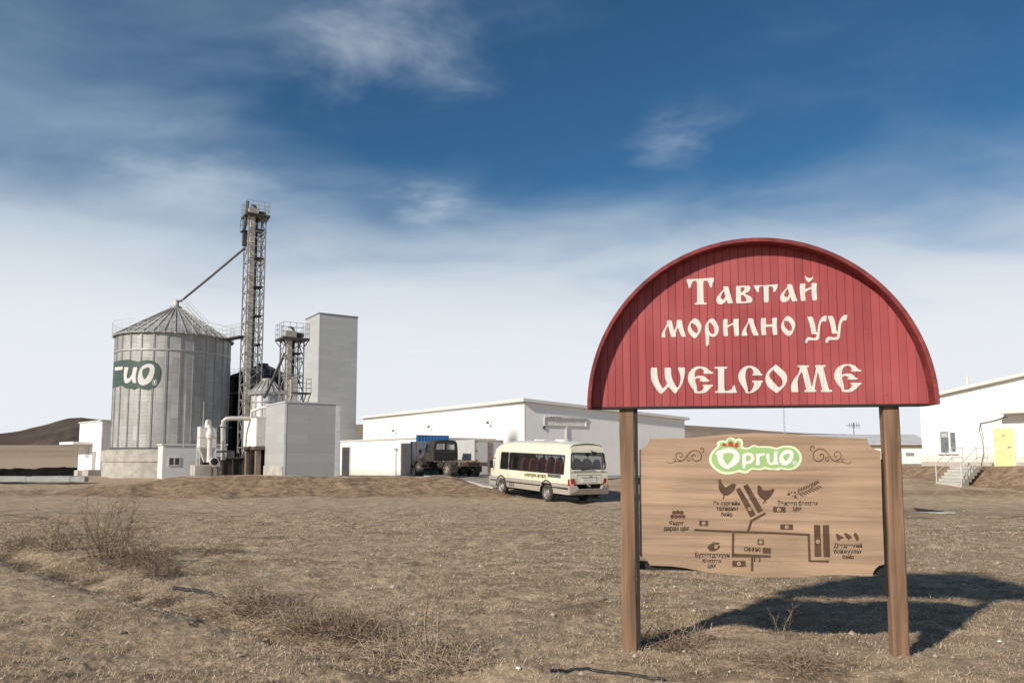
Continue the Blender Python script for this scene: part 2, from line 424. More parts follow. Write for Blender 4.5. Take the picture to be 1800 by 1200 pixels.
def text2d(body, off=.0):
    """outlines of a line of text as triangles, in a unit box"""
    if (body, off) in _tc: return _tc[(body, off)]
    c = bpy.data.curves.new('t', 'FONT'); c.body = body; c.offset = off; c.resolution_u = 2
    o = bpy.data.objects.new('t', c); COL.objects.link(o)
    me = bpy.data.meshes.new_from_object(o.evaluated_get(bpy.context.evaluated_depsgraph_get()))
    vs = [(v.co.x, v.co.y) for v in me.vertices]; fs = [tuple(p.vertices) for p in me.polygons]
    bpy.data.objects.remove(o); bpy.data.curves.remove(c); bpy.data.meshes.remove(me)
    xs = [v[0] for v in vs]; ys = [v[1] for v in vs]; x0, x1, y0, y1 = min(xs), max(xs), min(ys), max(ys)
    vs = [((a - x0) / (x1 - x0), (b - y0) / (y1 - y0)) for a, b in vs]
    _tc[(body, off)] = (vs, fs); return vs, fs
#MORE

# ================================================================== ground
def soil_mask(x, y):
    """1 = bare driven earth, 0 = dry grass"""
    n = fbm(x, y, .28, 4, 60) * 1.6
    track = S(25.0, 28.5, y + 2.2 * n - .08 * x) * (1 - S(200, 260, y))
    right = S(14, 17, x) * (1 - S(26.5, 30, y)) * S(22, 24.5, y) * .25
    m = np.clip(track - right, 0, 1)
    near = S(.16, .5, fbm(x, y, .42, 4, 61) + .12) * .75 * (1 - S(24, 30, y))
    for (ax, ay, r_) in ((1.09, 6.85, .34), (3.46, 6.42, .5), (.55, 6.2, .5)):
        near = np.maximum(near, np.exp(-(((x - ax) ** 2 + (y - ay) ** 2) / r_ ** 2)))
    return np.clip(np.maximum(m, near), 0, 1)
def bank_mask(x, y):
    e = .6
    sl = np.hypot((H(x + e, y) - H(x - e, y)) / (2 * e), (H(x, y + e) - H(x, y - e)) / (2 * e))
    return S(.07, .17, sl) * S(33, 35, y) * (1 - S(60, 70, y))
def build_ground():
    ang = np.concatenate([np.linspace(-180, -48, 34)[:-1], np.linspace(-48, 48, 901), np.linspace(48, 180, 34)[1:]])
    rad = np.concatenate([[.02, .6, 1.2, 1.8, 2.4], np.geomspace(3, 22, 470), np.geomspace(22, 62, 190)[1:], np.geomspace(62, 4000, 110)[1:]])
    A, Rr = np.meshgrid(R(1) * ang, rad); x = Rr * np.sin(A); y = Rr * np.cos(A)
    z = H(x, y) + micro(x, y)
    n0, n1 = A.shape
    co = np.stack([x, y, z], -1).reshape(-1, 3).astype(np.float32)
    i = np.arange(n0 - 1)[:, None] * n1 + np.arange(n1 - 1)[None, :]
    q = np.stack([i, i + n1, i + n1 + 1, i + 1], -1).reshape(-1, 4)[:, ::-1]
    me = bpy.data.meshes.new('ground')
    me.vertices.add(len(co)); me.vertices.foreach_set('co', co.ravel())
    me.loops.add(q.size); me.loops.foreach_set('vertex_index', q.ravel().astype(np.int32))
    me.polygons.add(len(q)); me.polygons.foreach_set('loop_start', np.arange(0, q.size, 4, dtype=np.int32))
    me.polygons.foreach_set('use_smooth', np.ones(len(q), bool))
    me.update(calc_edges=True)
    a = me.attributes.new('soil', 'FLOAT', 'POINT'); a.data.foreach_set('value', soil_mask(x, y).ravel().astype(np.float32))
    a = me.attributes.new('bank', 'FLOAT', 'POINT'); a.data.foreach_set('value', bank_mask(x, y).ravel().astype(np.float32))
    o = bpy.data.objects.new('ground', me); COL.objects.link(o); tag(o, kind='structure')
    m, t, b = newmat('dry_steppe'); oc = t.obj()
    def attr(nm): nd = t.new('ShaderNodeAttribute', attribute_name=nm); return nd.outputs['Fac']
    soil = attr('soil'); bank = attr('bank')
    n1_ = t.noise(oc, .35, 6, .62); n2 = t.noise(t.mapping(oc, (1, 1.5, 1), (0, 0, .4)), 2.6, 6, .65, .4)
    n3 = t.noise(t.mapping(oc, (1, 2.6, 1), (0, 0, -.3)), 13, 6, .7, .8); n4 = t.noise(oc, 60, 4, .7)
    straw = t.mix(t.ss(n2, .35, .68), (.255, .185, .118), (.60, .465, .315))
    straw = t.mix(t.math('MULTIPLY', t.ss(n3, .47, .66), .75), straw, (.15, .108, .072))
    straw = t.mix(t.math('MULTIPLY', t.ss(n4, .52, .7), .55), straw, (.70, .60, .45))
    patch = t.noise(t.mapping(oc, (1, 1.8, 1), (0, 0, .2)), .62, 7, .66, .6)
    straw = t.mix(t.math('MULTIPLY', t.ss(patch, .50, .64), .75), straw, (.165, .118, .076))
    far = t.noise(oc, .022, 7, .68)
    straw = t.mix(t.math('MULTIPLY', t.ss(n1_, .42, .62), .5), straw, (.36, .27, .18))
    dirt = t.mix(t.ss(n2, .3, .7), (.335, .25, .168), (.50, .385, .265))
    dirt = t.mix(t.math('MULTIPLY', t.ss(n3, .5, .7), .5), dirt, (.26, .195, .135))
    dirt = t.mix(t.math('MULTIPLY', t.ss(n4, .56, .68), .6), dirt, (.60, .50, .38))
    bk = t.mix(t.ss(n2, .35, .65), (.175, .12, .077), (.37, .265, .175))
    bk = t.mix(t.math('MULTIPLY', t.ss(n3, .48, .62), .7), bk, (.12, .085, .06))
    straw = t.mix(t.math('MULTIPLY', t.ss(far, .44, .60), .6), straw, (.24, .18, .125))
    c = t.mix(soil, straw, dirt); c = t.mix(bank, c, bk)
    t.put(b.inputs['Base Color'], c); b.inputs['Roughness'].default_value = .95; b.inputs['Specular IOR Level'].default_value = .15
    bn = t.new('ShaderNodeBump'); bn.inputs['Strength'].default_value = .9; bn.inputs['Distance'].default_value = .05
    hh = t.math('ADD', t.math('MULTIPLY', n3, .8), t.math('MULTIPLY', n4, .35))
    hh = t.math('ADD', hh, t.math('MULTIPLY', n2, 1.2))
    t.put(bn.inputs['Height'], hh); t.put(b.inputs['Normal'], bn.outputs[0])
    me.materials.append(m)
build_ground()

def blade_mat(name, cols):
    m, t, b = newmat(name)
    g = t.new('ShaderNodeNewGeometry')
    cr = t.new('ShaderNodeValToRGB'); t.put(cr.inputs[0], g.outputs['Random Per Island'])
    el = cr.color_ramp.elements
    el[0].color = (*cols[0], 1); el[1].color = (*cols[-1], 1)
    for i, c in enumerate(cols[1:-1]):
        e = el.new((i + 1) / (len(cols) - 1)); e.color = (*c, 1)
    t.put(b.inputs['Base Color'], cr.outputs[0]); b.inputs['Roughness'].default_value = .85; b.inputs['Specular IOR Level'].default_value = .2
    return m
straw_mat = blade_mat('dry_straw', [(.20, .14, .085), (.44, .335, .22), (.58, .465, .32), (.70, .58, .42), (.32, .23, .145)])
twig_mat = blade_mat('dry_twig', [(.11, .075, .05), (.20, .145, .10), (.32, .25, .18), (.16, .11, .075)])
pale_twig = blade_mat('pale_stalk', [(.30, .24, .17), (.42, .34, .25), (.22, .165, .11)])

def build_grass(N=560000):
    r = np.exp(rng.uniform(np.log(4.2), np.log(27), N)); a = R(1) * rng.uniform(-42, 42, N)
    x = r * np.sin(a); y = r * np.cos(a)
    dens = 1 - .8 * soil_mask(x, y)
    dens *= np.clip(.55 + 1.5 * fbm(x, y, 1.7, 4, 70), .05, 1)
    tt, ss_, L = ditch(x, y)
    inr = (tt > -.5) & (tt < L)
    dens = np.where(inr & (np.abs(ss_) < .3), dens * .6, dens)
    keep = rng.random(N) < dens; x, y, r = x[keep], y[keep], r[keep]; n = len(x)
    tt, ss_, L = ditch(x, y); ind = (tt > -.5) & (tt < L) & (np.abs(ss_) < .5)
    z = H(x, y) + micro(x, y)
    hgt = rng.gamma(2.6, .0058, n) * (1 + .025 * r) * np.where(ind, 1.25, 1.0) + .006
    wd = rng.uniform(.0011, .0026, n) * (.55 + .13 * r)
    th = rng.uniform(0, 2 * math.pi, n); lean = np.abs(rng.normal(1.05, .4, n)) * np.where(ind, .7, 1)
    lean = np.clip(lean, 0, 1.5)
    ph = th + rng.normal(math.pi / 2, .5, n)
    p0 = np.stack([x - wd * np.cos(th), y - wd * np.sin(th), z - .006], -1)
    p1 = np.stack([x + wd * np.cos(th), y + wd * np.sin(th), z - .006], -1)
    tip = np.stack([x + 1.8 * hgt * np.sin(lean) * np.cos(ph), y + 1.8 * hgt * np.sin(lean) * np.sin(ph), z + hgt * np.cos(lean) + .004], -1)
    co = np.stack([p0, p1, tip], 1).reshape(-1, 3).astype(np.float32)
    me = bpy.data.meshes.new('dry_grass')
    me.vertices.add(len(co)); me.vertices.foreach_set('co', co.ravel())
    me.loops.add(len(co)); me.loops.foreach_set('vertex_index', np.arange(len(co), dtype=np.int32))
    me.polygons.add(n); me.polygons.foreach_set('loop_start', np.arange(0, len(co), 3, dtype=np.int32)); me.update(calc_edges=True)
    me.materials.append(straw_mat)
    o = bpy.data.objects.new('dry_grass', me); COL.objects.link(o)
    tag(o, 'short flattened dry straw grass covering the field', 'grass', kind='stuff')
build_grass()

def build_pebbles(N=2600):
    r = np.exp(rng.uniform(np.log(4.3), np.log(34), N)); a = R(1) * rng.uniform(-40, 40, N)
    x = r * np.sin(a); y = r * np.cos(a); z = H(x, y) + micro(x, y)
    base = np.array([(1, 0, 0), (-1, 0, 0), (0, 1, 0), (0, -1, 0), (0, 0, 1), (0, 0, -1)], float)
    f = np.array([(0, 2, 4), (2, 1, 4), (1, 3, 4), (3, 0, 4), (2, 0, 5), (1, 2, 5), (3, 1, 5), (0, 3, 5)])
    s = rng.gamma(2.0, .0045, N) * (1 + .03 * r) + .003 + (rng.random(N) < .015) * rng.uniform(.015, .04, N)
    co = base[None] * (s[:, None, None] * rng.uniform(.6, 1.25, (N, 6, 1))); co[:, :, 2] *= .7
    co += np.stack([x, y, z + s * .2], -1)[:, None]
    mb = MB(); me = bpy.data.meshes.new('pebbles')
    me.from_pydata(co.reshape(-1, 3).tolist(), [], (f[None] + np.arange(N)[:, None, None] * 6).reshape(-1, 3).tolist())
    me.materials.append(blade_mat('pebble_stone', [(.16, .13, .10), (.32, .27, .21), (.48, .42, .35), (.24, .19, .14)]))
    o = bpy.data.objects.new('pebbles', me); COL.objects.link(o)
    tag(o, 'small stones and clods scattered over the dry field', 'pebbles', kind='stuff')
build_pebbles()

# far hills
def hill(name, pts, Y, depth, mat, seed):
    """a ridge standing at distance Y; pts = skyline in picture px, turned into real heights there"""
    n, k = 160, 22
    xs = [P(px, py, Y) for px, py in pts]
    X = np.array([p.x for p in xs]); Z = np.array([p.z for p in xs])
    u = np.linspace(X[0], X[-1], n); zz = np.interp(u, X, Z); v = np.linspace(-1, 1, k * 2)
    U, V = np.meshgrid(u, v); prof = np.cos(np.clip(V, -1, 1) * math.pi / 2) ** 1.1
    y = Y + V * depth
    zr = zz[None] * prof + prof * (1 - prof) * 1.1 * np.abs(zz[None]) * fbm(U, y, 8.0 / depth, 5, seed) - 3 * (1 - prof)
    x = U * (y / Y)
    co = np.stack([x, y, zr], -1).reshape(-1, 3); m = MB()
    m.v = [tuple(c) for c in co]; m.f = [(i * n + j, i * n + j + 1, (i + 1) * n + j + 1, (i + 1) * n + j) for i in range(2 * k - 1) for j in range(n - 1)]; m.mi = [0] * len(m.f)
    return tag(m.build(name, mat, smooth=180), kind='structure')
def hill_mat(name, a, b_, c_):
    m, t, b = newmat(name); o = t.obj()
    n = t.noise(o, .012, 8, .62, .5); n2 = t.noise(t.mapping(o, (1, 1, 4)), .05, 6, .65)
    c = t.mix(t.ss(n, .35, .65), a, b_); c = t.mix(t.math('MULTIPLY', t.ss(n2, .5, .68), .6), c, c_)
    t.put(b.inputs['Base Color'], c); b.inputs['Roughness'].default_value = 1; b.inputs['Specular IOR Level'].default_value = 0
    return m
hill('hills', [(-420, 778), (-200, 770), (-60, 768), (0, 763), (25, 760), (42, 757), (58, 753), (80, 748), (104, 741), (125, 737), (145, 736), (170, 738), (200, 740), (260, 748), (330, 757), (430, 772), (540, 790)], 800, 300,
     hill_mat('cloud_shaded_hill', (.075, .060, .052), (.115, .092, .076), (.052, .043, .039)), 80)  # cloud shadow over this ridge is put into its dark colours
hill('hills', [(480, 790), (560, 765), (615, 748), (660, 745), (760, 752), (900, 756), (1040, 750), (1130, 746), (1203, 748), (1280, 752), (1340, 757), (1420, 762), (1500, 764), (1600, 770), (1750, 782), (1900, 790)], 1000, 330,
     hill_mat('pale_hill', (.22, .17, .135), (.30, .24, .19), (.17, .13, .10)), 81)

# black soil heap along the edge of the plain on the left
def heap():
    n, k = 120, 14
    u = np.linspace(-64, -38.5, n); v = np.linspace(-1, 1, k)
    U, V = np.meshgrid(u, v); y = 77 + V * 1.9 + 1.2 * np.sin(U * .2)
    hgt = .98 + .5 * fbm(U, y, .5, 4, 90); end = S(-38.5, -39.6, U)
    z = H(U, y) - .1 + hgt * np.cos(V * math.pi / 2) ** .6 * end + .12 * fbm(U, y, 2.2, 3, 91)
    m = MB(); m.v = [tuple(c) for c in np.stack([U, y, z], -1).reshape(-1, 3)]
    m.f = [(i * n + j, i * n + j + 1, (i + 1) * n + j + 1, (i + 1) * n + j) for i in range(k - 1) for j in range(n - 1)]; m.mi = [0] * len(m.f)
    o = m.build('soil_heap', M('black_soil', (.008, .0075, .007), 1, var=.5, scale=1.5, bump=.6, bscale=6, spec=.05), smooth=50)
    tag(o, 'long low black lumpy soil heap at the edge of the plain', 'soil heap')
heap()

# ---- paved apron ramp between lorry and bus
def apron():
    o0 = Vector((-1.15, 38.6, 0)); n, k = 34, 40
    m = MB()
    for i in range(n):
        for j in range(k):
            p = o0 + E2 * (17.0 * i / (n - 1)) + E1 * (-.4 + (31 - 0 * i) * j / (k - 1))
            m.v.append((p.x, p.y, max(float(H(p.x, p.y)), -.25) + .05))
    m.f = [(i * k + j, (i + 1) * k + j, (i + 1) * k + j + 1, i * k + j + 1) for i in range(n - 1) for j in range(k - 1)]; m.mi = [0] * len(m.f)
    o = m.build('paved_apron', M('worn_concrete_paving', (.27, .245, .215), .95, var=.2, scale=.8, bump=.2, dirt=(.20, .16, .12), dirtamt=.5), smooth=60)
    tag(o, kind='structure')
    e = MB(); e.tube([(p.x, p.y, float(H(p.x, p.y)) + .02) for p in [o0 + E1 * t - E2 * .12 for t in np.linspace(-.6, 7, 12)]], .11, 8)
    tag(e.build('drain_pipe', concrete, smooth=60), 'pale pipe lying along the sloping edge of the paved yard', 'pipe')
apron()

# ================================================================== weeds, hoses, litter
def weed(name, pos, h, spread, n, seed, label, group, mat=None, thick=.003, cat='weed', tangle=0, lean=(0, 0)):
    rd = random.Random(seed); m = MB()
    for i in range(n):
        a = rd.uniform(0, 6.283); b0 = rd.uniform(0, spread * .35)
        p = Vector((b0 * math.cos(a), b0 * math.sin(a), -.03)); hh = h * rd.uniform(.45, 1.0)
        d = Vector((math.cos(a) * rd.uniform(.05, .6) * spread / h + lean[0], math.sin(a) * rd.uniform(.05, .6) * spread / h + lean[1], 1)).normalized()
        pts = [p.copy()]; k = 6
        for s in range(k):
            d = (d + Vector((rd.gauss(0, .12), rd.gauss(0, .12), rd.gauss(0, .05)))).normalized(); p = p + d * hh / k; pts.append(p.copy())
        r0 = thick * rd.uniform(.7, 1.2)
        m.tube(pts, [r0 * (1 - .75 * s / k) for s in range(k + 1)], 3, cap=False)
        for s in range(2, k + 1):
            for _ in range(rd.choice((1, 2, 2, 3))):
                q = pts[s]; dd = (d * .6 + Vector((rd.gauss(0, .8), rd.gauss(0, .8), rd.gauss(.35, .4)))).normalized(); L = hh * rd.uniform(.10, .26)
                q1 = q + dd * L * .5; q2 = q1 + (dd + Vector((rd.gauss(0, .4), rd.gauss(0, .4), rd.gauss(0, .3)))).normalized() * L * .5
                m.tube([q, q1, q2], [r0 * .5, r0 * .38, r0 * .2], 3, cap=False)
    for i in range(tangle):
        a = rd.uniform(0, 6.283); rr = spread * math.sqrt(rd.random()) * .9; q = Vector((rr * math.cos(a), rr * math.sin(a), rd.uniform(0, h * .3)))
        pts = [q]; d = Vector((rd.gauss(0, 1), rd.gauss(0, 1), rd.gauss(.2, .5))).normalized()
        for s in range(3):
            d = (d + Vector((rd.gauss(0, .5), rd.gauss(0, .5), rd.gauss(-.1, .4)))).normalized(); q = q + d * rd.uniform(.04, .10); q.z = max(q.z, -.01); pts.append(q)
        m.tube(pts, thick * .6, 3, cap=False)
    o = m.build(name, mat or twig_mat, loc=pos, fix=False)
    return tag(o, label, cat, group)
G1 = 'dry weeds along the shallow ditch'
WEEDS = [  # px, py, height, spread, stems, label, mat, thick, tangle
    (190, 985, 1.15, .75, 26, 'tallest thin brown weed clump in the ditch at the left, wispy stems', None, .0042, 120),
    (95, 968, .75, .45, 12, 'leaning brown weed left of the tallest clump in the ditch', None, .0042, 60),
    (240, 998, .55, .5, 14, 'bushy brown weed just right of the tallest clump in the ditch', None, .0038, 150),
    (283, 1012, .30, .28, 14, 'small dark weed tuft above the end of the short black hose', None, .0035, 90),
    (30, 965, .35, .5, 12, 'low brown weed at the left edge of the picture', None, .004, 90),
    (372, 1008, .16, .3, 10, 'flat pale tuft behind the short black hose', pale_twig, .003, 80),
    (428, 1062, .52, .36, 22, 'pale feathery weed standing right of the short black hose', pale_twig, .0030, 110),
    (470, 1076, .24, .42, 16, 'dark low weed tangle beside the pale feathery weed', None, .003, 190),
    (528, 1100, .28, .40, 18, 'grey brown weed tuft in the middle of the ditch', pale_twig, .003, 170),
    (578, 1112, .22, .32, 14, 'curled dry weed heap between the two dark hollows of the ditch', None, .003, 160),
    (648, 1122, .20, .30, 12, 'dark low weed in the hollow left of the cut bush', None, .003, 170),
    (700, 1152, .24, .42, 18, 'spreading dry weed against the left foot of the cut bush', pale_twig, .003, 190),
    (790, 1168, .20, .36, 14, 'low dry weed right of the cut bush', pale_twig, .003, 130),
    (862, 1150, .42, .12, 3, 'lone thin upright stalk right of the cut bush', None, .003, 0),
    (1180, 1136, .14, .34, 16, 'brown weed clump at the foot of the left sign post', None, .003, 190),
    (1395, 1172, .24, .34, 16, 'loose weed tuft in the foreground between the sign posts', None, .0026, 80),
    (1370, 1130, .45, .12, 3, 'thin upright stalks under the map board', None, .0022, 0),
    (380, 970, .12, .35, 10, 'small weed tuft alone on the open grass left of centre', None, .004, 60),
]
for i, (px, py, h, sp, n, lab, mt, th, tg) in enumerate(WEEDS):
    p = gpt(px, py); weed('dry_weed', p, h * 1.12, sp * 1.25, int(n * 1.7), 100 + i, lab, G1, mt, th * 1.4, tangle=int(tg * 2.4))
rt = random.Random(77); dv = Vector((DB[0] - DA[0], DB[1] - DA[1], 0)); nv = Vector((-dv.y, dv.x, 0)).normalized()
for i in range(17):
    q = Vector((DA[0], DA[1], 0)) + dv * (.06 + .052 * i + rt.uniform(-.015, .015)) + nv * rt.uniform(-.22, .25); q.z = hz_(q.x, q.y)
    weed('dry_weed', q, rt.uniform(.10, .2), rt.uniform(.22, .4), rt.randint(8, 16), 300 + i, 'ankle high grey brown tuft, one of the small tufts lining the shallow ditch', 'small tufts lining the ditch', rt.choice((None, pale_twig, None)), .0034, tangle=rt.randint(60, 150))
def cut_bush():
    p = gpt(752, 1158); t = thing('cut_bush', 'leafless cut bush with thick pale stems and hair thin tall twigs', 'bush', p)
    rd = random.Random(5); m = MB(); f = MB()
    for (dx_, dy_, hh, ln, tk) in ((0, 0, .58, (.02, .0), .011), (-.09, .03, .32, (-.12, 0), .009), (.1, -.03, .30, (.45, .05), .008), (.05, .06, .40, (.10, .1), .008), (-.02, -.05, .24, (-.3, -.1), .007), (.16, .02, .26, (.3, .2), .006)):
        q = Vector((dx_, dy_, -.04)); pts = [q]; d = Vector((ln[0], ln[1], 1)).normalized()
        for s in range(5):
            d = (d + Vector((rd.gauss(0, .09), rd.gauss(0, .09), 0))).normalized(); q = q + d * hh / 5; pts.append(q)
        m.tube(pts, [tk * (1 - .09 * s) for s in range(6)], 7)
        for s in range(2, 6):
            for _ in range(3):
                dd = Vector((rd.gauss(0, .7), rd.gauss(0, .7), rd.gauss(.5, .4))).normalized(); q0 = pts[s]; q1 = q0 + dd * rd.uniform(.05, .12); q2 = q1 + (dd + Vector((rd.gauss(0, .5), rd.gauss(0, .5), .2))).normalized() * rd.uniform(.04, .12)
                f.tube([q0, q1, q2], [.0032, .0024, .0012], 3, cap=False)
    for (ax, ay, L, x_) in ((0, 0, 1.25, .42), (.03, .02, .95, .22), (-.02, .03, .8, .06), (.06, 0, 1.05, .55)):
        q = Vector((ax, ay, .3)); d = Vector((x_ * .6, .05, 1)).normalized(); pts = [q]
        for s in range(7):
            d = (d + Vector((rd.gauss(.02, .07), rd.gauss(0, .07), 0))).normalized(); q = q + d * L / 9; pts.append(q)
            if s > 1:
                for _ in range(2):
                    dd = (d + Vector((rd.gauss(0, .6), rd.gauss(0, .6), 0))).normalized(); f.tube([q, q + dd * .07, q + dd * .12 + Vector((0, 0, .03))], [.0016, .0012, .0008], 3, cap=False)
        f.tube(pts, [.0032 * (1 - .1 * s) for s in range(8)], 3, cap=False)
    m.build('stem', pale_twig, t, smooth=60, fix=False); f.build('twig', twig_mat, t, fix=False)
cut_bush()

hose_mat = M('black_hose', (.02, .02, .022), .45, var=.3, dirt=(.16, .13, .10), dirtamt=.5, scale=6)
def hose(pts, r, label):
    q = [gpt(*p) for p in pts]; m = MB()
    fine = []
    for i in range(len(q) - 1):
        for s in range(6):
            u = s / 6; p = q[i].lerp(q[i + 1], u); p.z = hz_(p.x, p.y) + r * .75; fine.append(p)
    fine.append(q[-1] + Vector((0, 0, r * .6)))
    m.tube(fine, r, 8); tag(m.build('hose', hose_mat, smooth=60), label, 'hose')
hose([(305, 1037), (325, 1039), (350, 1042), (372, 1049), (396, 1056)], .026, 'short black hose half buried in the ditch at the left')
hose([(968, 1181), (1000, 1183), (1040, 1182), (1080, 1185), (1120, 1192), (1168, 1199)], .014, 'long thin black hose on the grass at the bottom edge, left of the sign')
def scrap(px, py, s, lab, seed):
    p = gpt(px, py); rd = random.Random(seed); m = MB(); n = 9
    ring = [(s * rd.uniform(.7, 1.2) * math.cos(k * 6.283 / n), s * .7 * rd.uniform(.7, 1.2) * math.sin(k * 6.283 / n), rd.uniform(.0, s * .3)) for k in range(n)]
    m.add(ring + [(x * .6, y * .6, s * .5) for x, y, z in ring] + [(0, 0, s * .45), (0, 0, -.01)], [(k, (k + 1) % n, n + (k + 1) % n, n + k) for k in range(n)] + [(n + k, n + (k + 1) % n, 2 * n) for k in range(n)] + [((k + 1) % n, k, 2 * n + 1) for k in range(n)])
    tag(m.build('litter', M('white_litter', (.72, .70, .66), .7), loc=p, smooth=50), lab, 'litter', 'white scraps of litter on the grass')
scrap(912, 1176, .028, 'white scrap of litter by the left end of the long hose', 1)
scrap(1757, 1131, .024, 'white scrap of litter right of the right sign post', 2)
scrap(710, 1139, .022, 'white stick of litter beside the cut bush', 3)

# ================================================================== welcome sign
ALPHA = R(-9.5)
PL = Vector((1.094, 6.90, 0)); PR = Vector((3.470, 6.50, 0))
SX = (PR - PL).normalized(); SY = Vector((-SX.y, SX.x, 0))
SO = (PL + PR) / 2; SANG = math.atan2(SX.y, SX.x)
sign = thing('welcome_sign', 'big wooden welcome sign, red half round board above a brown site map', 'sign', SO, SANG)
def on_plane(px, py, yoff):
    """pixel -> sign-local (x, z) on the upright plane yoff behind the posts' axis"""
    d = ray(px, py); o = Vector((0, 0, CAMH)); q = SO + SY * yoff
    t = (q - o).dot(SY) / d.dot(SY); p = o + d * t - SO
    return p.dot(SX), p.z
# posts
HALF = (PR - PL).length / 2
PT = .066
zt = on_plane(1345, 712, 0)[1]
ZB = (on_plane(1105, 714, -.1)[1] + on_plane(1567, 712, -.1)[1]) / 2
def post(x, zb, mat):
    m = MB(); n = 14
    vs = []
    rd = random.Random(int(x * 100) + 900)
    for i in range(n):
        z = zb + (ZB + .45 - zb) * i / (n - 1); j = rd.gauss(0, .0018); w = PT + rd.gauss(0, .0012)
        for (a, b) in ((-w, -PT), (w, -PT), (w, PT), (-w, PT)): vs.append((x + a + j, b, z))
    fs = [(i * 4 + k, i * 4 + (k + 1) % 4, (i + 1) * 4 + (k + 1) % 4, (i + 1) * 4 + k) for i in range(n - 1) for k in range(4)] + [(3, 2, 1, 0), tuple((n - 1) * 4 + k for k in range(4))]
    return m.add(vs, fs).build('post', mat, sign, bevel=.012, smooth=30)
xl = on_plane(1105, 1000, -PT)[0]; xr = on_plane(1580, 1000, -PT)[0]
post(xl, -.25, post_wood); post(xr, -.25, post_wood)
# left: black strip built as shaded post face plus frame; right: steel channel; rails
m = MB(); m.box(xl + PT + .002, xl + PT + .034, -.055, .02, .02, ZB + .2); m.build('steel_shade_strip', black, sign); m = MB(); m.box(xr - PT - .034, xr - PT - .002, .0, .06, .55, 1.72)
m.build('steel_shade_strip', black, sign)
zb0 = on_plane(1140, 992, 0)[1]; zb1 = on_plane(1545, 1010, 0)[1]
m = MB(); m.beam((xl + PT + .03, .045, zb0 - .01), (xr - PT - .02, .045, zb0 - .005), .05, .075); m.beam((xl + PT, .05, 1.52), (xr - PT, .05, 1.52), .05, .06)
m.build('steel_rail', black, sign)

# arch
YF, YP = -.25, -.105          # hood front, panel face
ax0, _ = on_plane(1032, 714, YF); ax1, _ = on_plane(1653, 711, YF); zt_ = on_plane(1345, 416.5, YF)[1]
ACX = (ax0 + ax1) / 2; AA = (ax1 - ax0) / 2; AB = zt_ - ZB
m = MB(); n = 72; TH = .036
prof = []
for k in range(n + 1):
    a = math.pi * k / n; c, s = math.cos(a), math.sin(a)
    e = 1.0
    xo, zo = ACX - AA * c, ZB - .012 + (AB + .012) * s ** e
    nx, nz = -c / AA, s / AB; L = math.hypot(nx, nz); nx, nz = nx / L, nz / L
    prof.append(((xo, zo), (xo - nx * TH, zo - nz * TH)))
vs = []
for (o_, i_) in prof:
    for (pt, y) in ((o_, YF), (i_, YF + .004), (i_, .03), (o_, .03)): vs.append((pt[0], y, pt[1]))
fs = [(i * 4 + k, i * 4 + (k + 1) % 4, (i + 1) * 4 + (k + 1) % 4, (i + 1) * 4 + k) for i in range(n) for k in range(4)] + [(0, 1, 2, 3), (n * 4 + 3, n * 4 + 2, n * 4 + 1, n * 4)]
m.add(vs, fs).build('arch_hood', hood_red, sign, smooth=35, bevel=.004)
# planks of the red panel
PW = .0699
m = MB(); i0 = math.floor((ACX - AA) / PW)
for i in range(i0, i0 + 60):
    xa, xb = i * PW + .0013, (i + 1) * PW - .0013
    ina = AA - TH + .004; inb = AB - TH + .004
    xa = max(xa, ACX - ina); xb = min(xb, ACX + ina)
    if xb - xa < .006: continue
    top = lambda x: ZB + inb * math.sqrt(max(0, 1 - ((x - ACX) / ina) ** 2))
    za, zc_ = top(xa), top(xb); yj = YP + random.Random(i).uniform(0, .0015); bv = .002
    pts = [(xa, yj + bv), (xa + bv, yj), (xb - bv, yj), (xb, yj + bv), (xb, yj + .02), (xa, yj + .02)]
    vs = [(p[0], p[1], ZB + .004) for p in pts] + [(p[0], p[1], max(ZB + .01, za + (zc_ - za) * (p[0] - xa) / (xb - xa))) for p in pts]
    m.add(vs, [(k, (k + 1) % 6, 6 + (k + 1) % 6, 6 + k) for k in range(6)] + [(5, 4, 3, 2, 1, 0), (6, 7, 8, 9, 10, 11)])
arch = m.build('arch_panel', red_mat, sign)
m = MB(); el = [(ACX - (AA - .02) * math.cos(math.pi * k / 40), ZB + .004 + (AB - .03) * math.sin(math.pi * k / 40)) for k in range(41)]
m.poly(el, [], lambda x, z, k: (x, YP + .024 + .012 * k, z), thick=1); m.build('arch_backing', black, sign); m = MB()  # unseen black sheet added behind the planks to block light through the gaps
m.box(ACX - AA + .03, ACX + AA - .03, YP - .004, .04, ZB - .014, ZB + .002)
m.build('backing_rail', black, sign)

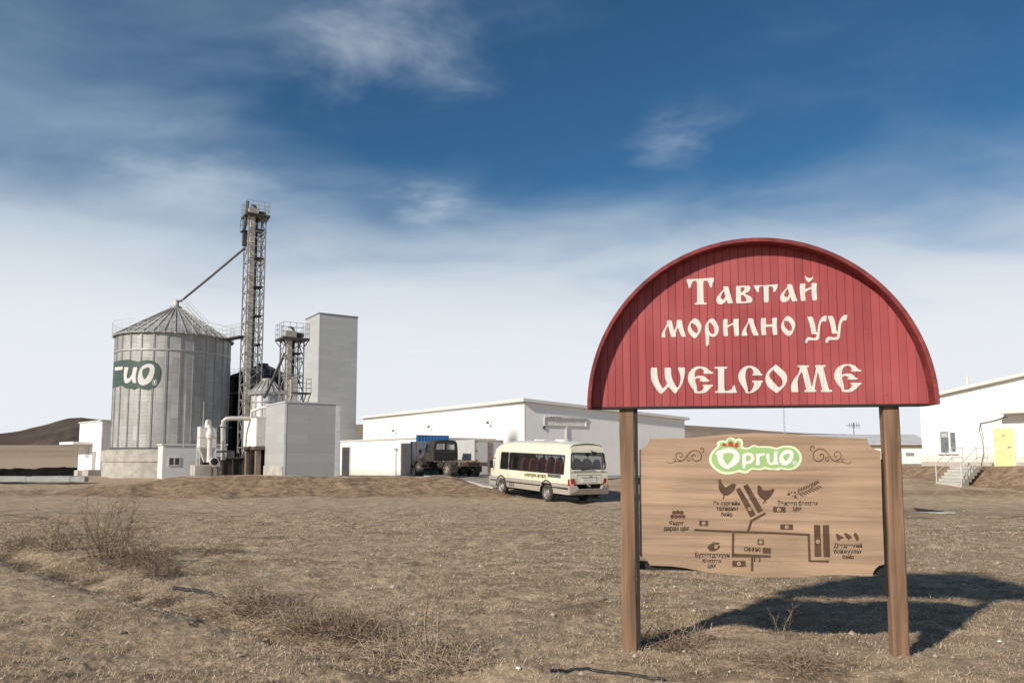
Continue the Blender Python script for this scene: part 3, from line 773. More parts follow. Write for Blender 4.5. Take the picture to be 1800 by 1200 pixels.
def paint(name, mat, parent, org, sc, shapes, yoff, q=.14, ):
    m = MB()
    for sh in shapes:
        outer, holes = (sh[0], sh[1:]) if isinstance(sh[0][0], (tuple, list)) else (sh, [])
        conv = lambda pl: [on_plane(org[0] + a / sc, org[1] + b / sc, yoff) for a, b in (chaikin(pl, q) if q else pl)]
        m.poly(conv(outer), [conv(h) for h in holes], lambda x, z, k: (x, yoff, z))
    return m.build(name, mat, parent, fix=False)
YL = YP - .0022
L1 = [
 [(105,160),(480,148),(780,120),(830,135),(820,200),(780,290),(775,365),(745,380),(720,360),(690,260),(650,205),(540,195),(552,780),(635,780),(632,825),(315,828),(318,785),(385,780),(378,205),(280,205),(245,260),(205,385),(180,392),(158,385),(140,290),(105,190)],
 [[(1060,352),(1200,350),(1245,510),(1325,775),(1310,795),(1195,800),(1150,690),(1120,770),(1060,810),(980,825),(920,795),(885,720),(900,640),(960,560),(1045,460),(1080,420)],[(1085,465),(1040,540),(1000,620),(1010,670),(1055,695),(1100,670),(1130,610)]],
 [[(1405,345),(1440,335),(1740,328),(1785,350),(1785,420),(1740,490),(1625,540),(1700,570),(1800,620),(1842,690),(1832,750),(1795,782),(1430,798),(1410,770)],[(1530,375),(1625,375),(1638,410),(1600,480),(1530,510)],[(1540,570),(1600,580),(1670,650),(1685,720),(1660,745),(1540,750)]],
 [(1875,320),(2140,322),(2340,308),(2480,290),(2512,310),(2500,370),(2440,490),(2390,485),(2390,390),(2360,355),(2265,345),(2270,770),(2145,775),(2135,345),(2050,350),(2010,390),(2012,495),(1960,500),(1910,410),(1875,350)],
 [[(2735,295),(2880,290),(2930,460),(3020,720),(3010,742),(2885,745),(2840,615),(2810,700),(2750,745),(2670,770),(2600,745),(2565,680),(2570,600),(2630,510),(2740,390),(2760,340)],[(2768,405),(2720,470),(2672,560),(2685,610),(2730,635),(2785,610),(2812,540)]],
 [(3110,275),(3238,270),(3225,430),(3395,360),(3390,270),(3420,262),(3540,262),(3528,430),(3545,715),(3420,722),(3400,560),(3395,405),(3225,500),(3230,600),(3248,730),(3120,735),(3095,520),(3085,340)],
 [(3220,85),(3240,68),(3275,115),(3330,130),(3390,125),(3435,92),(3448,110),(3400,190),(3350,225),(3315,235),(3275,210),(3240,140)]]
paint('lettering', cream, arch, (1200, 480), 15, L1, YL)
def off(pl, d): return [(a + d, b) for a, b in pl]
L2 = [
 [(185,195),(308,195),(340,340),(378,470),(430,350),(445,185),(578,185),(600,350),(690,630),(590,630),(540,560),(475,370),(425,500),(418,630),(305,635),(270,540),(215,335),(160,420),(130,520),(150,640),(45,642),(45,570),(80,480),(150,370),(190,280)],
 [[(910,135),(990,165),(1060,240),(1095,330),(1090,430),(1030,560),(960,645),(915,665),(860,640),(780,550),(735,450),(738,370),(780,270),(850,175)],[(860,268),(930,305),(985,370),(1005,440),(995,530),(945,530),(880,480),(825,400),(808,330),(820,275)]],
 [[(1370,135),(1430,160),(1500,250),(1550,370),(1555,460),(1520,560),(1460,620),(1400,632),(1330,610),(1295,580),(1300,740),(1295,830),(1250,870),(1215,865),(1205,640),(1185,450),(1190,360),(1230,260),(1300,170)],[(1330,245),(1400,320),(1440,400),(1440,520),(1410,555),(1360,550),(1310,500),(1280,420),(1280,310),(1300,250)]]]
B = 1650   # second crop starts 110 px to the right
L2 += [off([(20,160),(140,155),(130,330),(290,250),(290,155),(430,150),(425,300),(440,600),(325,605),(305,480),(290,300),(130,385),(135,480),(150,605),(30,610),(15,430),(10,300)], B),
 off([(660,145),(805,140),(840,300),(955,575),(945,595),(820,592),(770,490),(700,240),(640,380),(625,480),(660,575),(650,600),(505,600),(510,530),(560,410),(640,290),(680,190)], B),
 off([(1020,135),(1150,130),(1138,305),(1310,300),(1310,130),(1440,120),(1430,330),(1450,570),(1330,580),(1310,460),(1305,358),(1138,362),(1140,450),(1160,580),(1035,585),(1015,430),(1010,250)], B),
 [off([(1730,75),(1800,108),(1880,190),(1922,290),(1910,390),(1840,540),(1785,598),(1730,610),(1650,555),(1570,460),(1540,360),(1560,270),(1630,150),(1680,90)], B), off([(1650,198),(1730,220),(1790,270),(1830,360),(1830,460),(1790,475),(1720,445),(1650,380),(1618,290),(1630,215)], B)]]
C_ = 3300
L2 += [off([(585,95),(715,92),(755,170),(800,360),(820,505),(855,500),(870,350),(910,210),(960,115),(1030,75),(1100,70),(1085,220),(1060,230),(1030,210),(970,230),(930,320),(915,480),(905,640),(870,710),(810,722),(640,715),(600,740),(580,785),(550,798),(525,765),(550,680),(590,640),(640,635),(760,660),(820,640),(840,560),(700,560),(685,450),(650,290),(600,150)], C_),
 off([(1125,75),(1250,75),(1290,150),(1330,310),(1355,470),(1390,490),(1400,340),(1440,200),(1490,105),(1560,50),(1650,50),(1635,110),(1620,205),(1560,190),(1510,220),(1475,310),(1460,470),(1445,640),(1405,700),(1350,710),(1180,705),(1140,740),(1115,785),(1085,785),(1058,750),(1080,680),(1120,635),(1170,620),(1300,645),(1360,630),(1385,540),(1235,545),(1222,430),(1180,270),(1140,140)], C_)]
paint('lettering', cream, arch, (1160, 550), 15, L2, YL)
L3 = [
 [(60,150),(208,150),(212,330),(250,490),(320,620),(360,655),(415,600),(455,530),(400,400),(388,150),(545,150),(550,330),(600,490),(670,610),(705,640),(760,560),(785,420),(775,330),(705,145),(885,145),(885,300),(850,460),(790,600),(650,795),(580,720),(480,610),(410,700),(310,795),(230,730),(120,570),(65,420),(55,280)],
 [(1340,300),(1340,265),(1355,240),(1320,190),(1250,165),(1180,190),(1140,240),(1125,300),(1125,385),(1200,350),(1290,345),(1370,370),(1445,445),(1480,450),(1478,490),(1250,490),(1250,455),(1270,440),(1230,405),(1180,405),(1135,430),(1140,500),(1175,600),(1180,730),(1260,725),(1320,690),(1355,605),(1320,600),(1320,570),(1570,565),(1565,600),(1535,605),(1470,690),(1390,755),(1300,775),(1115,770),(1095,690),(1020,590),(965,480),(955,380),(985,270),(1060,180),(1160,125),(1290,120),(1400,150),(1500,230),(1530,255),(1575,265),(1570,300)]]
B = 120 * 900 / 65
L3 += [off([(-50,130),(255,128),(250,172),(180,172),(185,720),(300,710),(370,670),(400,580),(440,580),(460,680),(488,730),(480,765),(-40,768),(-40,722),(28,722),(30,172),(-50,175)], B),
 off([(865,340),(865,308),(895,300),(885,220),(850,165),(800,150),(740,175),(705,240),(695,380),(720,520),(750,650),(755,742),(810,745),(870,670),(905,570),(905,510),(868,508),(865,465),(1120,465),(1115,508),(1085,512),(1070,590),(1000,680),(900,745),(800,775),(700,770),(680,690),(600,580),(535,460),(520,340),(560,230),(650,140),(760,100),(880,115),(980,165),(1050,250),(1075,300),(1110,308),(1110,342)], B),
 [off([(1445,78),(1570,180),(1660,260),(1710,350),(1712,470),(1660,590),(1465,775),(1390,730),(1230,600),(1180,480),(1180,380),(1215,280),(1290,190),(1375,130),(1395,95)], B), off([(1380,200),(1290,280),(1272,340),(1300,410),(1390,510),(1505,635),(1575,600),(1605,530),(1590,450),(1560,390),(1400,230)], B)]]
C_ = 245 * 900 / 65
L3 += [off([(230,95),(515,95),(510,135),(460,140),(520,370),(585,640),(640,400),(690,140),(655,135),(655,92),(920,88),(912,130),(860,138),(920,400),(1000,690),(1080,695),(1078,742),(810,742),(805,700),(840,690),(780,450),(730,240),(690,420),(650,690),(695,700),(690,742),(405,745),(400,705),(450,690),(395,450),(340,240),(260,370),(235,480),(240,620),(258,745),(90,748),(68,650),(80,560),(150,430),(250,300),(300,145),(235,135)], C_),
 off([(1540,245),(1540,205),(1565,195),(1530,130),(1450,98),(1370,130),(1320,200),(1308,330),(1390,295),(1490,288),(1580,320),(1645,395),(1700,400),(1695,440),(1455,440),(1452,405),(1475,395),(1430,350),(1370,350),(1315,380),(1325,460),(1360,580),(1368,690),(1460,690),(1540,640),(1570,560),(1525,555),(1525,520),(1790,515),(1785,555),(1755,562),(1680,650),(1580,725),(1480,750),(1315,735),(1295,650),(1200,540),(1130,420),(1122,320),(1160,210),(1240,120),(1360,70),(1500,62),(1630,100),(1720,190),(1750,205),(1790,205),(1785,245)], C_)]
paint('lettering', cream, arch, (1140, 635), 900 / 65, L3, YL)

# map board
YB = -.02
bo = [(90,150),(115,140),(137,122),(152,100),(160,78),(280,76),(400,73),(520,63),(620,53),(700,48),(850,40),(1000,44),(1100,50),(1200,57),(1300,63),(1450,71),(1590,78),(1597,105),(1615,130),(1645,148),(1680,158),(1685,330),(1693,600),(1705,905),(1675,910),(1652,928),(1635,950),(1625,983),(1520,978),(1400,972),(1300,977),(1200,985),(1050,990),(900,990),(780,984),(650,972),(550,957),(450,940),(380,927),(300,918),(160,912),(148,888),(125,866),(92,848),(90,500)]
MO, MS = (1100, 750), 3.75
bl = [on_plane(MO[0] + a / MS, MO[1] + b / MS, YB) for a, b in bo]
m = MB(); m.poly(bl, [], lambda x, z, k: (x, YB + .032 * k, z), thick=1)
board = m.build('map_board', board_wood, sign)
YG = YB - .002
# logo
org, sc = (1240, 760), 10
paint('logo_border', M('pale_green_paint', (.66, .72, .50), .6, var=.04), board, org, sc, [[(60,480),(80,380),(130,310),(210,240),(200,180),(230,145),(300,130),(360,145),(380,105),(440,80),(500,95),(520,120),(590,98),(640,115),(665,170),(655,260),(760,265),(800,230),(860,212),(930,240),(1000,235),(1150,240),(1250,275),(1330,235),(1430,225),(1540,235),(1630,290),(1690,380),(1698,480),(1660,570),(1580,640),(1480,660),(1390,655),(1335,635),(1280,670),(1230,655),(1120,655),(1040,635),(980,660),(880,655),(830,645),(770,680),(740,715),(660,715),(590,690),(500,720),(380,740),(260,715),(150,640),(80,560)]], YG, .22)
paint('logo_field', M('leaf_green_paint', (.30, .47, .185), .6, var=.05), board, org, sc, [[(105,470),(120,390),(170,310),(250,245),(250,190),(300,160),(370,190),(400,120),(440,105),(490,130),(510,175),(580,135),(625,160),(620,250),(600,285),(760,295),(810,255),(860,240),(930,265),(1050,262),(1160,270),(1250,305),(1340,265),(1430,258),(1530,270),(1600,320),(1650,400),(1650,490),(1600,570),(1520,620),(1430,630),(1310,600),(1240,630),(1130,625),(1035,590),(980,625),(900,630),(830,610),(760,630),(740,670),(660,670),(600,640),(500,680),(380,695),(270,670),(170,600),(120,540)]], YG - .001, .22)
paint('logo_comb', M('comb_red_paint', (.40, .045, .035), .6, var=.05), board, org, sc, [[(285,205),(320,185),(365,195),(385,235),(402,238),(400,175),(430,152),(475,160),(495,200),(498,248),(530,190),(575,172),(590,200),(560,275),(500,252),(430,240),(300,242)]], YG - .002, .2)
paint('logo_lettering', M('white_paint', (.70, .69, .67), .6, var=.03), board, org, sc, [
 [[(165,375),(200,345),(190,325),(260,310),(340,275),(430,270),(530,300),(590,360),(612,430),(590,510),(530,570),(400,640),(330,625),(250,560),(215,480),(205,385)],[(310,410),(330,370),(400,355),(470,365),(505,400),(470,470),(400,560),(370,565),(320,470)]],
 [[(635,395),(690,360),(760,348),(830,370),(865,430),(850,500),(790,550),(710,550),(700,630),(650,628),(645,500),(648,410)],[(710,410),(770,398),(800,430),(790,480),(720,510)]],
 [(875,370),(1040,360),(1050,400),(970,410),(950,440),(955,530),(970,570),(880,570),(895,520),(890,400)],
 [(1065,370),(1130,365),(1128,500),(1150,530),(1200,510),(1205,360),(1212,325),(1240,338),(1240,318),(1262,335),(1292,338),(1260,370),(1265,500),(1295,560),(1220,560),(1140,570),(1090,530),(1070,450)],
 [[(1460,295),(1520,310),(1555,370),(1545,450),(1500,530),(1420,580),(1350,570),(1305,520),(1295,430),(1330,360),(1390,310)],[(1400,385),(1460,365),(1485,390),(1470,440),(1410,508),(1375,460),(1365,410)]]], YG - .002, .18)
def words(parent, body, box, org, sc, mat, yoff, plane_fn, name='lettering', offv=.012):
    vs, fs = text2d(body, offv); x0, y0, x1, y1 = box; m = MB()
    m.add([plane_fn(org[0] + (x0 + (x1 - x0) * a) / sc, org[1] + (y1 - (y1 - y0) * b) / sc, yoff) for a, b in vs], fs)
    return m.build(name, mat, parent, fix=False)
def sgn(px, py, yo): x, z = on_plane(px, py, yo); return (x, yo, z)
words(board, '®', (1530, 490, 1610, 570), org, sc, M('white_paint', (.70, .69, .67), .6), YG - .002, sgn)
# burnt-in drawings
sw = lambda pl, wd: (lambda lr: lr[0] + lr[1][::-1])(thickline(pl, wd))
def smooth_line(pl, it=2):
    for _ in range(it):
        o = [pl[0]]
        for a, b in zip(pl[:-1], pl[1:]): o += [(a[0] * .75 + b[0] * .25, a[1] * .75 + b[1] * .25), (a[0] * .25 + b[0] * .75, a[1] * .25 + b[1] * .75)]
        pl = o + [pl[-1]]
    return pl
SW = [([(480,800),(600,795),(720,740),(800,650),(880,540),(960,440),(1060,375),(1180,360),(1300,400),(1390,480),(1425,590),(1400,700),(1320,770),(1220,790),(1110,760),(1050,690),(1035,600),(1070,540),(1130,530),(1170,570),(1145,610)], 36),
      ([(1380,350),(1385,300),(1440,265),(1500,300),(1520,360),(1490,430),(1440,455)], 32),
      ([(600,760),(500,740),(420,660),(405,560),(450,475),(540,445),(630,480),(665,560),(640,640),(580,640),(570,600)], 26),
      ([(850,640),(930,640),(980,690),(965,760),(900,790),(850,750),(870,705),(895,715)], 24),
      ([(300,730),(340,685),(390,710),(395,770),(350,800),(310,770)], 20), ([(480,800),(390,800),(280,850),(170,865),(80,850),(50,780)], 18)]
def quads(name, mat, parent, org, sc, lines, yoff):
    """ribbons: one quad per piece, so that spirals never confuse the filling"""
    m = MB()
    for pl, wd in lines:
        pl = smooth_line(pl); L, Rr = thickline(pl, wd)
        for i in range(len(L) - 1): m.add([sgn(org[0] + a / sc, org[1] + b / sc, yoff) for a, b in (L[i], L[i + 1], Rr[i + 1], Rr[i])], [(0, 1, 2, 3)])
    for c in ((50, 772),): pass
    return m.build(name, mat, parent)
quads('scroll_ornament', brown_ink, board, (1170, 775), 22.5, SW, YG)
quads('scroll_ornament', brown_ink, board, (1420, 775), 22.5, [([(1765 - 1.097 * a, 1.178 * b - 127) for a, b in pl], wd) for pl, wd in SW], YG)
def ink(name, shapes, org=MO, sc=MS, q=.12, y=YG): return paint(name, brown_ink, board, org, sc, shapes, y, q)
for s in ([(725,412),(752,398),(858,578),(822,598)], [(772,390),(803,375),(905,550),(872,570)], [(1240,645),(1281,645),(1290,855),(1245,855)], [(1298,645),(1340,645),(1347,857),(1303,857)]): ink('map_house', [s], q=.05)
for (a, b, c, d) in ((484,615,543,653), (970,525,1053,563), (1018,640,1102,678), (868,738,910,778), (902,795,956,835), (702,880,790,922), (845,861,888,889)): ink('map_house', [[(a,b),(c,b+2),(c,d),(a,d-2)]], q=.06)
for k, l in enumerate(([(452,678),(708,690),(1005,700),(1212,710)], [(805,692),(828,618),(920,568)], [(708,694),(706,845),(955,853)], [(833,856),(833,950)], [(1205,708),(1212,883),(1338,885)])): ink('map_road', [sw(l, 15)], q=0, y=YG - .0002 * (k + 1))
ink('egg_icon', [circle(x, y, 13, 12, 14) for x, y in ((318,564),(343,562),(368,564),(306,590),(331,590),(356,590),(380,590))], q=0)
for (x, y) in ((513,634),(1009,544),(1061,659),(889,758),(746,901),(866,875),(816,540),(1266,755)):
    mr = MB()
    for r0, r1 in ((8.5, 12), (0, 4)):
        n = 16
        vs = [sgn(MO[0] + (x + rr * math.cos(6.2832 * k / n)) / MS, MO[1] + (y + rr * math.sin(6.2832 * k / n)) / MS, YG - .0015) for rr in (r0, r1) for k in range(n)]
        mr.add(vs, [(k, (k + 1) % n, n + (k + 1) % n, n + k) for k in range(n)])
    mr.build('ring_mark', M('pale_ring', (.52, .40, .28), .8), board, fix=False)
o3, s3 = (1240, 835), 1800 / 220
ink('rooster_icon', [[(180,70),(205,48),(225,70),(235,110),(270,155),(295,175),(340,145),(390,115),(430,122),(450,160),(430,150),(425,200),(380,250),(310,295),(275,285),(270,340),(250,345),(260,290),(210,235),(188,180),(190,110)]], o3, s3)
ink('hen_icon', [[(750,150),(770,138),(800,160),(810,200),(840,215),(920,212),(990,185),(985,230),(950,290),(900,345),(865,360),(882,400),(868,400),(852,368),(838,412),(822,410),(845,360),(780,310),(745,260),(750,200)]], o3, s3)
lf = []
for k in range(8):
    bx, by = 1330 + k * 38, 265 - k * 17
    lf.append([(bx, by - 5), (bx - 4, by - 45), (bx + 22, by - 90), (bx + 26, by - 40)]); lf.append([(bx + 8, by + 3), (bx + 50, by + 5), (bx + 95, by + 38), (bx + 45, by + 30)])
lf += [circle(1198, 270, 22), circle(1240, 245, 14), circle(1288, 247, 16), circle(1296, 312, 20), circle(1203, 230, 8)]
ink('grain_icon', lf, o3, s3, q=0); ink('grain_icon', [sw([(1240,300),(1330,268),(1480,215),(1640,95)], 8)], o3, s3, q=0, y=YG - .0003)
o4, s4 = (1410, 910), 40 / 3
ink('chick_icon', [[(785,360),(850,380),(920,420),(985,455),(960,480),(900,490),(880,525),(850,520),(830,530),(800,430)], [(980,360),(1010,340),(1060,370),(1130,400),(1170,440),(1150,470),(1110,490),(1090,535),(1075,490),(1030,470),(1000,400)], [(1205,390),(1230,345),(1270,350),(1330,440),(1325,510),(1300,545),(1285,520),(1265,545),(1262,505),(1240,480)]], o4, s4)
o5, s5 = (1230, 930), 1800 / 140
ink('roast_icon', [[(170,400),(220,340),(300,310),(345,330),(320,390),(350,440),(400,420),(415,370),(445,345),(460,400),(420,450),(340,490),(240,490),(190,450)], [(260,295),(330,285),(370,300),(440,290),(440,320),(360,360),(350,320)]], o5, s5)
for body, box in (('Эх сургийн', (575,487,752,522)), ('тахианы', (597,528,737,553)), ('байр', (628,560,703,594)), ('Тэжээл бэлтгэх', (1000,486,1268,518)), ('цех', (1102,527,1160,560)), ('Өндөг', (285,617,385,652)), ('дарах цех', (250,657,418,692)), ('Оффис', (780,789,890,828)), ('Бүтээгдэхүүн', (457,826,685,868)), ('бэлтгэх', (505,868,632,896)), ('цех', (540,903,596,935)), ('Дэгдээхий', (1372,764,1557,800)), ('бойжуулах', (1372,804,1557,840)), ('байр', (1428,840,1505,874))):
    words(board, body, box, MO, MS, text_ink, YG, sgn, offv=.022)

# ================================================================== grain silos
BEFORE = set(o for o in COL.objects if o.parent is None)
A34 = R(34)
def railing(m, pts, h=1.0, r=.022, rows=2, closed=False, every=1):
    n = len(pts)
    for i in range(n if closed else n - 1):
        a = Vector(pts[i]); b = Vector(pts[(i + 1) % n])
        for k in range(rows): m.beam(a + Vector((0, 0, h * (k + 1) / rows)), b + Vector((0, 0, h * (k + 1) / rows)), r * 1.6)
    for i in range(0, n, every): m.beam(pts[i], Vector(pts[i]) + Vector((0, 0, h)), r * 1.8)
    return m
def silo(name, label, centre, Rr, z0, ze, za, steel, roofmat, nrib, base_h, ribmat):
    t = thing(name, label, 'silo', (centre.x, centre.y, 0)); 
    m = MB(); m.lathe([(Rr, z0), (Rr, ze)], 96); m.build('wall', steel, t, smooth=40)
    # roof with standing seams
    m = MB(); ro = Rr + .22; m.lathe([(Rr - .02, ze - .06), (ro, ze - .1), (ro, ze - .02), (.45, za - .12), (.45, za + .1), (.02, za + .16)], 96)
    roof = m.build('roof', roofmat, t, smooth=30)
    s = MB(); ns = int(nrib * 1.35)
    for k in range(ns):
        a = 2 * math.pi * (k + .3) / ns; c, sn = math.cos(a), math.sin(a)
        s.beam((ro * c, ro * sn, ze + .02), (.45 * c, .45 * sn, za - .08), .045, .07)
        s.beam((ro * c, ro * sn, ze - .02), (ro * c, ro * sn, ze - .13), .12, .05)
    s.build('roof_seam', roofmat, roof)
    proto = None
    for k in range(nrib):
        a = 2 * math.pi * (k + .4) / nrib
        if proto is None:
            mb = MB(); mb.box(Rr - .01, Rr + .055, -.06, -.02, z0 + .02, ze - .08); mb.box(Rr - .01, Rr + .055, .02, .06, z0 + .02, ze - .08)
            proto = mb.build('stiffener', ribmat, t); o = proto
        else:
            o = proto.copy(); COL.objects.link(o); o.parent = t
        o.rotation_euler = (0, 0, a)
    m = MB(); zb = ze - (ze - z0) * .155; m.lathe([(Rr + .0, zb - .05), (Rr + .075, zb - .05), (Rr + .075, zb + .05), (Rr, zb + .05)], 96); m.build('wind_ring', galv, t)
    m = MB(); ring = [((ro + .05) * math.cos(a), (ro + .05) * math.sin(a), ze - .05) for a in np.linspace(0, 2 * math.pi, 37)[:-1]]
    railing(m, ring, 1.0 * Rr / 4.24, .010, 3, True); m.build('railing', galv, t)
    if base_h:
        m = MB(); m.lathe([(Rr + .55, z0 - base_h - .5), (Rr + .55, z0 - .42 * base_h + .1), (Rr + .42, z0 - .42 * base_h + .08), (Rr + .42, z0 - .42 * base_h), (Rr + .62, z0 - .42 * base_h), (Rr + .62, z0 - .1), (Rr + .1, z0)], 40)
        m.build('concrete_base', concrete, t, smooth=25)
        m = MB(); m.lathe([(Rr + .09, z0 - .02), (Rr + .09, z0 + .12), (Rr, z0 + .12)], 96); m.build('anchor_ring', darksteel, t)
    return t
D1 = 60.0
c1 = P(303.5, 690, D1); R1 = 101.3 * D1 / FPX * .915
z1_0, z1_e, z1_a = P(303, 790, D1).z, P(303, 590, D1 - 2.0).z, P(313, 541, D1).z
STEEL1 = silo_steel('silo_steel', (.40, .395, .38), (.21, .205, .195), .2, R1)
ROOF1 = M('silo_roof_steel', (.34, .335, .315), .6, .1, var=.2, scale=1.2, dirt=(.2, .18, .15), dirtamt=.3)
silo1 = silo('grain_silo', 'largest steel grain silo with a cone roof and green painted wordmark', c1, R1, z1_0, z1_e, z1_a, STEEL1, ROOF1, 28, 2.2, galv)
c2 = P(461, 690, 65); R2 = 2.8
dark_silo = silo_steel('dark_silo_steel', (.010, .009, .008), (.006, .006, .005), .0, R2)
silo('grain_silo', 'dark brown black grain silo half hidden behind the tall elevator tower', c2, R2, -.6, P(430, 662, 62.8).z, P(462, 641, 65).z, dark_silo, M('dark_silo_roof', (.04, .037, .034), .8, .0, var=.3), 22, 0, M('dark_rib', (.010, .009, .008), .8))
c3 = P(470, 700, 56); R3 = 1.13
silo('hopper_silo', 'small shiny silver bin with cone roof between the two elevator towers', c3, R3, P(470, 790, 56).z, P(470, 690, 55).z, P(476, 668, 56).z, silo_steel('bright_silo_steel', (.56, .56, .55), (.45, .45, .44), .1, R3), ROOF1, 0 + 14, 0, M('bright_rib', (.55, .55, .54), .5, .4))

# painted wordmark wrapped round the big silo
def on_silo(px, py):
    d = ray(px, py); ox, oy = -c1.x, -c1.y; Rw = R1 + .02
    a = d.x ** 2 + d.y ** 2; b = 2 * (ox * d.x + oy * d.y); c = ox * ox + oy * oy - Rw * Rw
    D = b * b - 4 * a * c; t = (-b - math.sqrt(max(D, 0))) / (2 * a)
    x, y, z = ox + d.x * t, oy + d.y * t, CAMH + d.z * t
    return math.atan2(y, x) % (2 * math.pi), z
def wrap_paint(name, mat, shapes, rad, parent, ext=None):
    bm = bmesh.new()
    for sh in shapes:
        loops = [[on_silo(190 + a / 15, 620 + b / 15) for a, b in chaikin(l, .2)] for l in sh]
        loops = [[(th * R1, z) for th, z in l] for l in loops]
        if ext: loops[0] = ext(loops[0])
        flat = [p for l in loops for p in l]
        tr = tessellate_polygon([[Vector((p[0], p[1], 0)) for p in l] for l in loops])
        vs = [bm.verts.new((p[0], p[1], 0)) for p in flat]
        for t in tr:
            try: bm.faces.new([vs[i] for i in t])
            except ValueError: pass
    for k in range(0, 140):
        x = k * .2
        bmesh.ops.bisect_plane(bm, geom=bm.verts[:] + bm.edges[:] + bm.faces[:], plane_co=(x, 0, 0), plane_no=(1, 0, 0))
    for v in bm.verts:
        th = v.co.x / R1; v.co = Vector((rad * math.cos(th), rad * math.sin(th), v.co.y))
    me = bpy.data.meshes.new(name); bm.to_mesh(me); bm.free(); me.materials.append(mat)
    o = bpy.data.objects.new(name, me); COL.objects.link(o); o.parent = parent; return o
GRN = M('dark_green_paint', (.042, .075, .062), .55, var=.15, scale=3)
WHT = M('silo_white_paint', (.58, .57, .54), .55, var=.06)
def grow(l):
    """carry the field on round the back of the silo, out of sight, as the wordmark does"""
    lo = min(p[0] for p in l); return [(p[0] - (1.6 if p[0] < lo + .35 else 0), p[1]) for p in l]
wrap_paint('wordmark_field', GRN, [[[(265,215),(400,190),(560,178),(680,200),(790,240),(900,200),(1050,185),(1180,205),(1290,270),(1365,390),(1385,530),(1360,680),(1290,830),(1170,940),(1040,970),(900,945),(780,905),(690,960),(640,955),(620,935),(500,935),(400,890),(345,840),(285,880),(238,900)]]], R1 + .062, silo1, grow)
wrap_paint('wordmark_letters', WHT, [
  [[(450,375),(540,375),(550,410),(515,540),(500,640),(530,690),(600,640),(650,540),(670,380),(775,375),(780,410),(740,560),(735,680),(760,790),(660,795),(640,690),(560,780),(490,812),(440,760),(425,620),(435,460)]],
  [[(1100,280),(1190,310),(1235,400),(1220,560),(1160,720),(1060,820),(940,860),(850,840),(795,760),(790,640),(820,500),(880,380),(980,305)],[(1060,375),(1105,400),(1105,480),(1060,590),(970,715),(920,620),(900,520),(920,440),(990,400)]],
  [circle(1230, 780, 62, 18, 84), circle(1230, 780, 52, 18, 72)[::1]],
  [[(1205,830),(1205,735),(1245,735),(1262,760),(1240,785),(1270,830),(1252,830),(1222,790),(1220,830)]]], R1 + .066, silo1)
wrap_paint('wordmark_letters', WHT, [[[(262,360),(400,365),(410,385),(385,450),(250,455)]]], R1 + .066, silo1, lambda l: [(p[0] - (.55 if p[0] < min(q[0] for q in l) + .3 else 0), p[1]) for p in l])
# handrail up the roof slope, on the right
m = MB(); q = []
aR = math.radians(-38)
for s in np.linspace(.12, 1, 9):
    rr = .5 + (R1 + .2 - .5) * s; z = z1_a + (z1_e - z1_a) * s
    q.append((rr * math.cos(aR), rr * math.sin(aR), z))
railing(m, q, 1.0, .010, 3); q2 = [(x + .35 * math.sin(-aR), y + .35 * math.cos(aR), z) for x, y, z in q]; railing(m, q2, 1.0, .010, 3)
for i in range(len(q) - 1): m.beam(q[i], q2[i], .05)
m.build('roof_ladder', galv, silo1)
m = MB(); m.lathe([(.22, z1_a + .1), (.22, z1_a + .45), (.12, z1_a + .6)], 16); m.build('inlet', beige, silo1, smooth=40)

